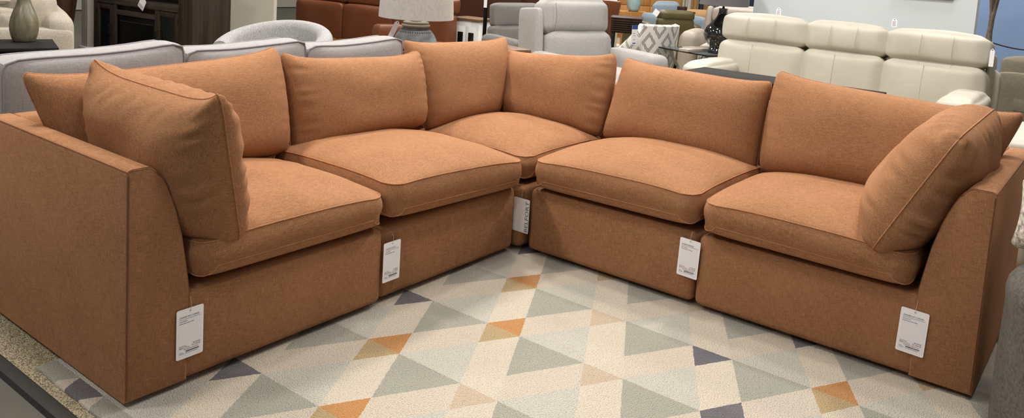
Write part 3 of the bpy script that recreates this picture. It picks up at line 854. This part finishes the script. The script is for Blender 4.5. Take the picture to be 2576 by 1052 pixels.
for i in range(6): MB().box((-.175, -.206, .62+i*.025), (.185, -.19, .632+i*.025), .002).build('slat', M['dwood'], c)
MB().box((-.19, -.2, .775), (.20, .2, .79), .003).build('top', M['dwood'], c)
for x in (-.15, .16):
    for y in (-.16, .16): MB().box((x-.015, y-.015, 0), (x+.015, y+.015, .60), .002).build('leg', M['blackmetal'], c)
d = thing('barrel_chair', 'cognac leather barrel chair behind the light grey recliner', 'chair', (-3.63, 6.31, 0), face(150))
MB().lathe([(.24, .30), (.30, .45), (.36, .70), (.39, .90), (.385, .93), (.35, .92), (.32, .70), (.26, .48), (.0, .46), (0, .30), (.24, .30)], n=32).build('shell', M['brown'], d, ang=60)
MB().cyl((0, 0, 0), (0, 0, .31), .05).build('pedestal', M['blackmetal'], d)
w_ = thing('dining_chair', 'cream slipcovered dining chair with a white tag behind the barrel chair', 'chair', (-4.36, 7.97, .0125), face(-40))
soft('backrest', M['boucle'], w_, (-.2, .18, .42), (.2, .28, .98), .05, .01, seed=77, tilt=((0, .2, .45), -.12)); soft('seat', M['boucle'], w_, (-.22, -.22, .36), (.22, .2, .48), .04, .01, seed=78)
for x in (-.18, .18):
    for y in (-.18, .2): MB().cyl((x, y, 0), (x, y, .38), .018).build('leg', M['honey'], w_)
small_tag('white tag hanging on the cream slipcovered dining chair', (-4.13, 7.73, .84), face(-40), .10, .17)
v = thing('bench', 'pale cane bench carrying the pale blue vase', 'bench', (-4.70, 9.28, .0125), face(-50))
MB().box((-.28, -.2, .60), (.28, .2, .625), .004).build('top', M['honey'], v)
for x in (-.25, .25):
    for y in (-.17, .17): MB().cyl((x, y, 0), (x, y, .6), .016).build('leg', M['boucle'], v)
mb = MB().tube([(-.25, -.17, .3), (.25, -.17, .3)], .01).build('stretcher', M['boucle'], v)
vz = MB().lathe([(0, 0), (.075, 0), (.10, .04), (.122, .12), (.125, .18), (.11, .26), (.08, .32), (.06, .36), (.06, .40), (.052, .40), (.05, .36), (0, .34)]).build('vase', plain('pale_blue_glaze', (140, 160, 162), .3, var=.1, vscale=14), None, ang=60)
vz.location = (-4.63, 9.24, .6385); tag(vz, 'pale blue ribbed ceramic vase on the cane bench', 'vase')
mb = MB()
h_ = thing('wardrobe', 'honey oak cabinet with horizontal drawers far behind the pale blue vase', 'cabinet', (-5.45, 11.3, 0), face(-52))
MB().box((-.62, -.2, 0), (.62, .25, 1.6), .006).build('body', M['honey'], h_)
for k_ in range(2):
    for i in range(5):
        dr = MB().box((-.60+.61*k_, -.215, .06+i*.3), (-.01+.61*k_, -.2, .34+i*.3), .004).build('drawer', M['honey'], h_)
R = thing('rug_rack', 'long metal display rack of hanging rug samples at the far back', 'rack', (-4.85, 13.5, 0), face(-54))
MB().tube([(-.95, 0, 1.55), (1.0, 0, 1.55)], .02).build('rail', M['blackmetal'], R)
for x in (-.95, 1.0): MB().cyl((x, 0, 0), (x, 0, 1.56), .02).build('post', M['blackmetal'], R)
cols = [(188, 176, 156), (196, 190, 178), (176, 130, 70), (52, 52, 58), (150, 110, 60), (108, 118, 130), (60, 76, 100), (44, 46, 52), (206, 200, 190), (180, 136, 72), (120, 116, 106), (50, 60, 78), (186, 140, 76), (96, 100, 108)]
names = ['beige', 'ivory', 'ochre', 'charcoal', 'brown', 'slate grey', 'navy', 'black', 'white', 'golden', 'taupe', 'dark blue', 'amber', 'steel grey']
for i, (cc, nn) in enumerate(zip(cols, names)):
    x = -.88+i*.135
    q = Vector((x, 0, 0)); ca_, sa_ = math.cos(R.rotation_euler.z), math.sin(R.rotation_euler.z)
    mb = MB(); mb.grid([[Vector((.052*s1, .015*math.sin(s1*4+i), z)) for z in np.linspace(-1.35, 0, 8)] for s1 in np.linspace(-1, 1, 9)])
    rg = mb.build('rug_sample', fabric2('rug_sample_%d' % i, cc, .2, thread=90), None, ang=80)
    so = rg.modifiers.new('thickness', 'SOLIDIFY'); so.thickness = .012
    rg.location = (-4.85+x*ca_, 13.5+x*sa_, 1.53); rg.rotation_euler.z = R.rotation_euler.z
    tag(rg, '%s rug sample hanging on the far display rack' % nn, 'rug', 'rug samples on the far rack')
cr = MB().box((-.9, -1.4, .001), (.9, 1.4, .012), .003).build('area_rug', fabric2('ivory_rug', (214, 204, 184), .1, thread=60), None)
cr.location = (-4.9, 8.6, 0); cr.rotation_euler.z = F19
tag(cr, 'pale ivory rug on the floor seen beneath the dark slatted console', 'rug')

# --- right edge
tr = thing('fig_tree', 'potted fig tree with twisted trunk and dark green leaves before the blue wall', 'tree', (1.14, 5.85, 0))
rnd = random.Random(3)
pts = [(-.02+.018*math.sin(z*7), .015*math.cos(z*6), z) for z in np.linspace(.2, 1.75, 26)]
pts2 = [(.02-.016*math.sin(z*7+.6), -.015*math.cos(z*6), z) for z in np.linspace(.2, 1.8, 26)]
MB().tube(pts, .024, 8).build('trunk', plain('fig_bark', (124, 108, 96), .85, var=.3, vscale=30), tr); MB().tube(pts2, .018, 8).build('trunk', bpy.data.materials['fig_bark'], tr)
MB().lathe([(0, 0), (.14, 0), (.18, .30), (.17, .30), (.16, .26), (0, .26)], n=24).build('pot', M['dwoodx'], tr)
M['leaf'] = plain('fig_leaf', (40, 78, 34), .4, var=.25, vscale=9)
lf = MB()
def leaf(mb, c, d, L, W, up=Vector((0, 0, 1))):
    d = Vector(d).normalized(); s1 = d.cross(up).normalized(); n1 = s1.cross(d)
    rows = []
    for i in range(7):
        u = i/6; w = W*math.sin(PI*min(1, u*.95+.04))**.8
        ce = Vector(c)+d*L*u+n1*(-.25*L*u*u)
        rows.append([ce-s1*w+n1*w*.25, ce, ce+s1*w+n1*w*.25])
    mb.grid(rows)
for i in range(60):
    th = rnd.uniform(0, 2*PI); z = rnd.uniform(1.40, 2.2); rr_ = rnd.uniform(.06, .3)
    leaf(lf, (.06+rr_*math.cos(th)*.6, rr_*math.sin(th)*.6, z), (math.cos(th), math.sin(th), rnd.uniform(-.5, .3)), rnd.uniform(.16, .26), rnd.uniform(.05, .08))
lo = lf.build('foliage', M['leaf'], tr, ang=80); lo['kind'] = 'stuff'
gs = thing('sofa', 'taupe sofa seen from behind between the cream sofa and the blue wall', 'sofa', (1.98, 5.0, 0), face(90))
M['taupef'] = fabric2('taupe_cloth', (116, 109, 96), .12)
soft('back_frame', M['taupef'], gs, (-.60, .25, .06), (.60, .38, .76), .03, .006, seed=81)
soft('back_cushion', M['taupef'], gs, (-.58, .08, .62), (.58, .30, .88), .05, .015, seed=82)
soft('seat', M['taupef'], gs, (-.6, -.5, .1), (.6, .2, .45), .05, .02, seed=83)
MB().box((-.38, .384, .45), (.45, .388, .55), .001).build('back_panel', M['taupef'], gs)
gr = thing('armchair', 'olive green armchair at the right edge behind the cream sofa', 'armchair', (2.17, 3.66, 0), face(160))
M['olivef'] = fabric2('olive_cloth', (92, 94, 66), .15)
soft('backrest', M['olivef'], gr, (-.30, .2, .02), (.36, .36, 1.05), .06, .015, seed=84); soft('seat', M['olivef'], gr, (-.3, -.4, .15), (.3, .22, .46), .06, .02, seed=85)
for x in (-.26, .3):
    for y in (-.3, .3): MB().cyl((x, y, 0), (x, y, .3), .018).build('leg', M['dwood'], gr)
ps = thing('bookcase', 'brown wooden bookcase side at the right edge beside the blue wall', 'bookcase', (1.72, 5.99, 0), 0)
MB().box((-.24, 0, 0), (-.20, .30, 1.10), .003).box((.2, 0, 0), (.24, .3, 1.10), .003).build('side', M['honey'], ps)
MB().box((-.25, -.01, 1.10), (.25, .31, 1.125), .003).build('top', M['honey'], ps)
for z in (.1, .45, .8): MB().box((-.2, .005, z), (.2, .29, z+.02), .002).build('shelf', M['honey'], ps)
cd = MB().tube([(1.30+.30*u, 4.85-.02*u, .972-.03*u-.012*math.sin(PI*u)) for u in np.linspace(0, 1, 12)], .006, 6).build('power_cord', M['blackmetal'], None)
tag(cd, 'thin black cord strung across in front of the blue wall', 'cord')
cl = thing('recliner_chair', 'cream leather recliner just behind the right end section, only its arm showing', 'recliner', (2.12, 1.95, 0), 0)
soft('arm_pad', M['cream'], cl, (-.335, -.42, .60), (-.12, .3, .705), .045, .012, seed=91)
soft('arm', M['cream'], cl, (-.325, -.40, .05), (-.13, .3, .61), .04, .006, seed=92)
soft('seat', M['cream'], cl, (-.12, -.45, .15), (.5, .25, .5), .07, .02, seed=93)
soft('backrest', M['cream'], cl, (-.12, .2, .4), (.5, .42, 1.0), .08, .03, seed=94)
soft('arm', M['cream'], cl, (.5, -.40, .05), (.7, .3, .66), .05, .01, seed=95)
sc_ = thing('swivel_chair', 'charcoal grey armchair in the right foreground with rounded arm', 'armchair', (2.50, -.04, .0125), face(25))
# --- right foreground armchair: rounded tub with arms, built in its own axes (front = -y)
def tub(name, par, mat, ra, rb, th, z0, zt_fn, a0, a1, n=36, flare=.0):
    """wrap-around upholstered wall; angle measured from local +y (the back)"""
    rows = []
    for i in range(n+1):
        a = a0+(a1-a0)*i/n
        ex, ey = math.sin(a), math.cos(a)
        zt = zt_fn(a); pr_ = []
        t2 = th/2
        prof = [(0, z0), (0, z0+(zt-z0)*.35), (.004, z0+(zt-z0)*.75)]
        for k in range(9):
            b = PI*k/8
            prof.append((t2-t2*math.cos(b), zt-t2+t2*math.sin(b)))
        prof += [(th, z0+(zt-z0)*.6), (th, z0)]
        for d, z in prof:
            f = 1+flare*(z-z0)
            pr_.append(Vector(((ra*f-d)*ex, (rb*f-d)*ey, z)))
        rows.append(pr_)
    mb = MB(); mb.grid(rows)
    for rw in (rows[0], rows[-1]):
        vs = [mb.bm.verts.new(p) for p in rw]
        try: mb.bm.faces.new(vs)
        except Exception: pass
    o = mb.build(name, mat, par, ang=50)
    return o
tub('wrap_back', sc_, M['dgrey'], .44, .46, .17, .03, lambda a: .47+.09*max(0, math.cos(a)), -2.2, 2.2)
soft('seat', M['dgrey'], sc_, (-.27, -.42, .12), (.27, .24, .46), .07, .02, seed=97)
MB().cyl((0, -.02, 0), (0, -.02, .12), .24, n=24).build('swivel_base', M['blackmetal'], sc_)
kp_mat = M['knit'] = fabric2('nubby_ivory_knit', (214, 206, 192), .35, thread=70, streak=1.2, bump=1.0)

kp = pillow('knit_pillow', M['knit'], None, [(-.17, 0, .25), (.17, 0, .25), (.17, -.04, .0), (-.17, -.04, 0)], .075, .075, n=22, seed=41, wr=.012)
kp.location = (2.20, .05, .57); kp.rotation_euler = (0, 0, math.radians(-12))
tag(kp, 'nubby ivory knit pillow in the charcoal armchair at the right edge', 'pillow')

# --- left cluster -------------------------------------------------------
t = thing('end_table', 'black end table with moulded top carrying the bronze glazed vase', 'table', (-3.99, -.97, 0), F19)
# local: +x = along the edge facing us (to the right), -y towards us
MB().box((-.42, -.02, .575), (.50, .52, .60), .006, 3).box((-.40, 0, .555), (.48, .50, .577), .006, 2).build('tabletop', M['dwoodx'], t)
MB().box((-.36, .03, .12), (.44, .47, .556), .004).build('cabinet_body', M['dwoodx'], t)
for x in (-.32, .40):
    for y in (.07, .43): MB().box((x-.03, y-.03, 0), (x+.03, y+.03, .13), .003).build('leg', M['dwoodx'], t)
def vase_mat():
    m_ = NT('olive_bronze_glaze')
    f = m_.noise(1, 4, .6, m_.mapd((38, 38, 7))); g_ = m_.noise(9, 3)
    c_ = m_.ramp(f, [(.3, lin((78, 72, 50))), (.55, lin((112, 104, 78))), (.75, lin((140, 130, 100)))])
    m_.base(m_.mix(m_.M('MULTIPLY', g_, .6), c_, lin((96, 94, 88))))
    m_.b.inputs['Roughness'].default_value = .3; return m_.m
vs_ = MB().lathe([(r_*.85, z_) for r_, z_ in [(0, 0), (.082, 0), (.088, .006), (.104, .045), (.113, .085), (.114, .125), (.104, .175), (.084, .225), (.062, .27), (.050, .31), (.047, .345), (.052, .38), (.062, .40), (.056, .40), (.042, .35), (.05, .28), (0, .26)]], n=40).build('vase', vase_mat(), None, ang=60)
vs_.location = (-4.26, -.555, .601); tag(vs_, 'bronze green glazed pear-shaped vase on the black end table', 'vase')
b = thing('boucle_sofa', 'cream woven sofa with plump cushions seen from its arm end behind the bronze vase', 'sofa', (-5.91, -.05, 0), face(251))
soft('arm', M['boucle'], b, (.72, -.50, .01), (.95, .46, .605), .035, .004, seed=101)
soft('arm', M['boucle'], b, (-.95, -.50, .06), (-.72, .46, .605), .06, .01, seed=102)
soft('back_frame', M['boucle'], b, (-.93, .24, .06), (.92, .48, .72), .10, .01, seed=103)
soft('seat', M['boucle'], b, (-.72, -.50, .15), (.72, .26, .48), .06, .02, seed=104)
for k in range(2): soft('back_cushion', M['boucle'], b, (-.71+.71*k, .02, .46), (-.01+.71*k, .34, .90), .10, .04, seed=105+k)
e = soft('side_cushion', M['boucle'], b, (.56, -.52, .47), (.80, .10, .745), .09, .02, seed=107)
wline(e, [(.815, .13+.03*math.sin(u*3), .52+.25*u) for u in np.linspace(0, 1, 8)], M['boucle'], .005, 'welt')
pl = pillow('throw_pillow', M['boucle'], None, [(-.17, .12, 0), (.17, .12, 0), (.17, -.12, 0), (-.17, -.12, 0)], .06, .05, n=16, seed=108)
pl.location = (-5.05, -.50, .845); pl.rotation_euler.z = face(251)+.3
tag(pl, 'cream throw pillow lying on top of the plump cushion of the cream woven sofa', 'pillow')

r = thing('leather_recliner', 'dark brown leather recliner between the cream woven sofa and the pale wall end', 'recliner', (-7.31, .66, 0), face(-100))
soft('backrest', M['dbrown'], r, (-.42, .20, .30), (.30, .42, 1.0), .09, .03, seed=111, tilt=((0, .3, .4), -.15))
soft('arm', M['dbrown'], r, (.12, -.45, .005), (.36, .35, .585), .10, .01, seed=112)
soft('seat', M['dbrown'], r, (-.4, -.45, .1), (.13, .3, .46), .06, .02, seed=113)

struct(MB().box((-7.215, 1.23, 0), (-7.075, 1.82, 2.7)).build('wall_left', M['walla']))
struct(MB().box((-7.24, 1.205, 0), (-7.065, 1.83, .14), .004).build('baseboard_left', M['basebd']))
wl = MB().box((-.36, -.06, 0), (.19, .06, 2.7)).build('wall_side', M['walla'], None)
wl.location = (-6.05, 2.76, 0); wl.rotation_euler.z = math.radians(37.6); struct(wl)

# entertainment console
rz = math.radians(6.5)
tv = thing('entertainment_console', 'weathered dark oak entertainment console with glass doors and black fireplace insert', 'cabinet', (-6.95, 1.24, 0), rz)
rs = M['rust']; Wd = 1.67; Dp = .48
MB().box((0, 0, 0), (.06, .08, 1.25), .004).build('post', rs, tv); MB().box((1.46, 0, 0), (Wd, .08, 1.25), .004).box((1.462, -.008, 0), (1.60, .0, 1.25), .002).build('post', rs, tv)
MB().box((Wd-.03, .075, 0), (Wd, Dp, 1.25), .003).build('side_panel', rs, tv); MB().box((0, .075, 0), (.03, Dp, 1.25), .003).build('side_panel', rs, tv)
MB().box((.03, Dp-.02, 0), (Wd-.03, Dp, 1.25)).build('back_panel', M['dwood'], tv)
MB().box((.06, .005, .662), (1.46, Dp-.02, .725), .004).build('rail', M['rustx'], tv)
MB().box((-.03, -.03, 1.25), (Wd+.03, Dp+.01, 1.29), .004).build('top', M['rustx'], tv)
MB().box((.06, .005, 0), (1.46, Dp-.02, .09), .004).build('plinth', M['rustx'], tv)
for xa, xb, hx in ((.065, .352, .325), (1.108, 1.455, 1.13)):
    dd = MB().box((xa, 0, .095), (xa+.045, .025, .655), .002).box((xb-.06, 0, .095), (xb, .025, .655), .002).box((xa+.04, 0, .605), (xb-.05, .025, .655), .002).box((xa+.04, 0, .095), (xb-.05, .025, .15), .002).build('door', rs, tv)
    MB().box((xa+.04, .012, .145), (xb-.055, .017, .61)).build('glass_pane', M['glassdark'], dd)
    MB().tube([(hx, -.002, .32), (hx, -.03, .33), (hx, -.03, .44), (hx, -.002, .45)], .007).build('handle', M['blackmetal'], dd)
    MB().cyl((xb+.002 if xa > 1 else xa-.002, -.004, .55), (xb+.002 if xa > 1 else xa-.002, -.004, .60), .007).build('hinge', M['blackmetal'], dd)
MB().box((.352, .005, .09), (.395, .03, .662), .003).build('stile', rs, tv); MB().box((1.065, .005, .09), (1.108, .03, .662), .003).build('stile', rs, tv)
MB().box((.395, .012, .555), (1.065, .03, .61), .003).build('rail', M['rustx'], tv)
MB().box((.395, .06, .605), (1.065, .08, .662)).build('upper_panel', rs, tv)
fi = MB().box((.42, .03, .10), (1.04, .2, .545), .004).build('fireplace_insert', M['blackmetal'], tv)
MB().box((.46, .024, .13), (1.0, .03, .485)).build('glass_pane', M['glassdark'], fi)
MB().box((.44, .022, .487), (1.02, .03, .494), .001).build('trim', plain('dull_steel', (60, 58, 54), .4, .5), fi)
tg = small_tag('white diamond-turned tag hanging from the entertainment console rail', (-6.05, 1.312, .715), rz, .10, .12)
tg.rotation_euler = (0, .55, rz)

# tub chair
t = thing('tub_chair', 'light grey speckled tub chair just behind the grey sofa', 'armchair', (-3.08, .78, 0), face(-68))
tub('wrap_back', t, M['tweed'], .445, .45, .13, .10, lambda a: .645+.17*max(0, math.cos(a*.72))**1.2, -2.0, 2.0, flare=.06)
soft('seat', M['tweed'], t, (-.30, -.42, .16), (.30, .28, .46), .08, .02, seed=121)
MB().cyl((0, 0, 0), (0, 0, .16), .22, n=24).build('swivel_base', M['blackmetal'], t)

# cognac sofa
s_ = thing('leather_sofa', 'cognac brown leather sofa with wide headrest rolls in the background left of the table lamp', 'sofa', (-5.2, 3.58, 0), math.radians(7))
for k in range(3):
    a_, b_ = -1.2+.8*k, -1.2+.8*k+.79
    soft('headrest', M['brown'], s_, (a_, .18, .725), (b_, .42, .93), .06, .015, seed=131+k)
    soft('backrest', M['brown'], s_, (a_, .12, .10), (b_, .36, .735), .03, .010, seed=135+k)
    soft('seat', M['brown'], s_, (a_, -.28, .05), (b_, .14, .30), .05, .015, seed=139+k)
soft('base', M['brown'], s_, (-1.2, -.26, .01), (1.2, .40, .22), .03, .003)
ch = thing('leather_armchair', 'cognac leather armchair with square arm behind the stone table lamp', 'armchair', (-3.42, 2.32, 0), face(71))
soft('arm', M['brown'], ch, (.28, -.46, .01), (.46, -.05, .69), .03, .005, seed=145)
soft('arm', M['brown'], ch, (-.46, -.46, .01), (-.28, -.05, .60), .03, .005, seed=146)
soft('seat', M['brown'], ch, (-.28, -.44, .01), (.28, -.1, .45), .05, .02, seed=147); soft('backrest', M['brown'], ch, (-.28, -.16, .02), (.28, -.02, .58), .05, .02, seed=148)

# lamp table and stone lamp
t = thing('console_table', 'brown plank console table carrying the stone table lamp', 'table', (-1.73, 1.23, 0), F19)
MB().box((-.65, -.20, .73), (.68, .20, .76), .004).build('tabletop', M['brownwood'], t)
MB().box((-.61, -.17, .64), (.64, .17, .73), .003).build('apron', M['brownwood'], t)
for x in (-.57, .6):
    for y in (-.14, .14): MB().box((x-.03, y-.03, 0), (x+.03, y+.03, .65), .003).build('leg', M['brownwood'], t)
def stone_mat():
    m_ = NT('grey_stoneware'); s1 = m_.n('ShaderNodeSeparateXYZ'); m_.l(m_.obj(), s1.inputs[0])
    ang = m_.M('ARCTAN2', s1.outputs[1], s1.outputs[0]); z_ = s1.outputs[2]
    dash = m_.M('GREATER_THAN', m_.M('SINE', m_.M('MULTIPLY', ang, 44)), .1)
    def band(c_, w): return m_.M('LESS_THAN', m_.M('ABSOLUTE', m_.M('SUBTRACT', z_, c_)), w)
    bd = m_.M('MULTIPLY', dash, m_.M('MAXIMUM', band(.125, .0055), band(.045, .007)))
    f = m_.noise(16, 5)
    c_ = m_.ramp(f, [(.3, lin((98, 102, 108))), (.7, lin((136, 140, 144)))])
    top = m_.M('GREATER_THAN', z_, .155)
    c_ = m_.mix(top, c_, lin((150, 142, 122)))
    m_.base(m_.mix(bd, c_, lin((40, 40, 42)))); m_.b.inputs['Roughness'].default_value = .7
    m_.bump(m_.noise(60, 4), .3, .003); return m_.m
l = thing('table_lamp', 'stoneware table lamp with broad linen drum shade on the brown console table', 'lamp', (-1.735, .985, .761))
MB().lathe([(r_, max(0, z_-.04)) for r_, z_ in [(0, .04), (.13, .04), (.150, .05), (.158, .07), (.155, .095), (.135, .14), (.112, .17), (.095, .185), (.088, .192), (.094, .200), (.101, .207), (.098, .215), (.088, .219), (.092, .224), (.090, .232), (.078, .236), (0, .237)]], n=44).build('lamp_base', stone_mat(), l, ang=50)
MB().cyl((0, 0, .196), (0, 0, .27), .038, n=20).build('socket', plain('ribbed_nickel', (150, 140, 126), .3, .8), l)
MB().lathe([(.262, .224), (.262, .221), (.258, .221), (.238, .56), (.243, .56), (.262, .224)], n=56).build('lamp_shade', fabric2('oatmeal_linen_shade', (182, 176, 172), .12, thread=330), l, ang=60)
tg = small_tag('white paper tag dangling at the left of the stone lamp', (-1.80, .84, .90), F19-.35, .035, .12, printed=False)
tg.rotation_euler = (0, .42, F19-.35)

# white cabinet, pole, dark leather behind
w_ = thing('display_cabinet', 'white washed cabinet with brown top and two black mesh doors', 'cabinet', (-3.97, 4.16, 0), math.radians(7))
MB().box((-.20, 0, 0), (.15, .30, .665), .004).build('body', M['white_wash'], w_); MB().box((-.23, -.02, .665), (.17, .31, .695), .004).build('top', M['brownwood'], w_)
for k in range(2):
    xa = -.165+.15*k
    dd = MB().box((xa, -.015, .08), (xa+.145, 0, .60), .003).build('door', M['white_wash'], w_)
    MB().box((xa+.035, -.018, .14), (xa+.11, -.012, .53), .002).build('mesh_panel', M['glassdark'], dd)
    MB().tube([(xa+(.13 if k == 0 else .015), -.016, .30), (xa+(.13 if k == 0 else .015), -.035, .32), (xa+(.13 if k == 0 else .015), -.035, .38), (xa+(.13 if k == 0 else .015), -.016, .40)], .006).build('handle', M['blackmetal'], dd)
pp = thing('display_pole', 'slim black metal pole with a white tag behind the grey armchair', 'pole', (-3.33, 3.69, 0), math.radians(7))
MB().cyl((0, 0, 0), (0, 0, 2.2), .022, n=14).build('pole', M['blackmetal'], pp); MB().cyl((0, 0, 0), (0, 0, .02), .16, n=24).build('base', M['blackmetal'], pp)
small_tag('white tag on the slim black metal pole', (-3.31, 3.655, .965), math.radians(30), .035, .16, printed=False)
db = thing('leather_sofa', 'dark brown leather sofa with tall back behind the white washed cabinet', 'sofa', (-4.3, 5.3, 0), math.radians(20))
for k in range(2):
    soft('backrest', M['dbrown'], db, (-.75+.95*k, .0, .25), (.19+.95*k, .25, 1.12), .06, .02, seed=151+k); soft('seat', M['dbrown'], db, (-.75+.95*k, -.7, .1), (.19+.95*k, .05, .46), .06, .02, seed=153+k)
for x in (-.84, 1.24): soft('arm', M['dbrown'], db, (x-.1, -.7, .05), (x+.1, .2, .62), .06, .01, seed=155)

# small plant at the left edge
pf = thing('potted_plant', 'small leafy plant at the left edge beside the grey sofa', 'plant', (-3.34, -1.17, 0))
MB().lathe([(0, 0), (.08, 0), (.11, .22), (.10, .22), (.09, .19), (0, .19)], n=24).build('pot', plain('white_pot', (214, 212, 206), .4), pf)
lf = MB(); rnd = random.Random(9)
for i in range(46):
    th = rnd.uniform(0, 2*PI); z = rnd.uniform(.22, .5); rr_ = rnd.uniform(.0, .10)
    leaf(lf, (rr_*math.cos(th), rr_*math.sin(th), z), (math.cos(th), math.sin(th), rnd.uniform(.1, .8)), rnd.uniform(.06, .11), rnd.uniform(.018, .03))
lo = lf.build('foliage', M['leaf'], pf, ang=80); lo['kind'] = 'stuff'
for i in range(6): pass

# outer shell of the showroom, far behind everything
struct(MB().box((-16, 15.5, 0), (14, 15.7, 4.6)).build('wall_far', M['walla']))
struct(MB().box((-13.2, -8, 0), (-13, 15.5, 4.6)).build('wall_outer', M['walla']))
sc.view_settings.exposure = .10
# ------------------------------------------------------------------ light
w = bpy.data.worlds.new('world'); sc.world = w; w.use_nodes = True
w.node_tree.nodes['Background'].inputs[0].default_value = (1.0, .97, .93, 1); w.node_tree.nodes['Background'].inputs[1].default_value = .20
def area(name, loc, tgt, size, power, colr=(1, .93, .84)):
    d = bpy.data.lights.new(name, 'AREA'); d.shape = 'DISK'; d.size = size; d.energy = power; d.color = colr
    o = bpy.data.objects.new(name, d); col.objects.link(o); o.location = loc
    o.rotation_euler = (Vector(tgt)-Vector(loc)).to_track_quat('-Z', 'Y').to_euler()
    return o
WARM = (1, .95, .88)
for x, y, pw, sz in ((-2.1, -1.7, 90, .45), (.3, -1.4, 32, .5), (2.3, -.4, 30, .5), (-1.7, 1.5, 95, .45), (1.2, 2.2, 95, .45), (-.3, .3, 48, .4),
                     (-4.4, .2, 62, .7), (-3.2, 4.2, 120, .9), (.8, 4.0, 42, .7), (-5.8, 4.0, 120, .9), (-2.2, 7.2, 170, 1.2), (-5.5, 9.5, 200, 1.2), (1.6, 6.2, 120, .8), (-7.5, 0.0, 60, .8), (-1.8, -4.6, 75, .6), (1.2, -4.8, 45, .6)):
    area('ceiling_lamp', (x, y, 4.2), (x+.12, y-.1, 0), sz, pw, WARM)
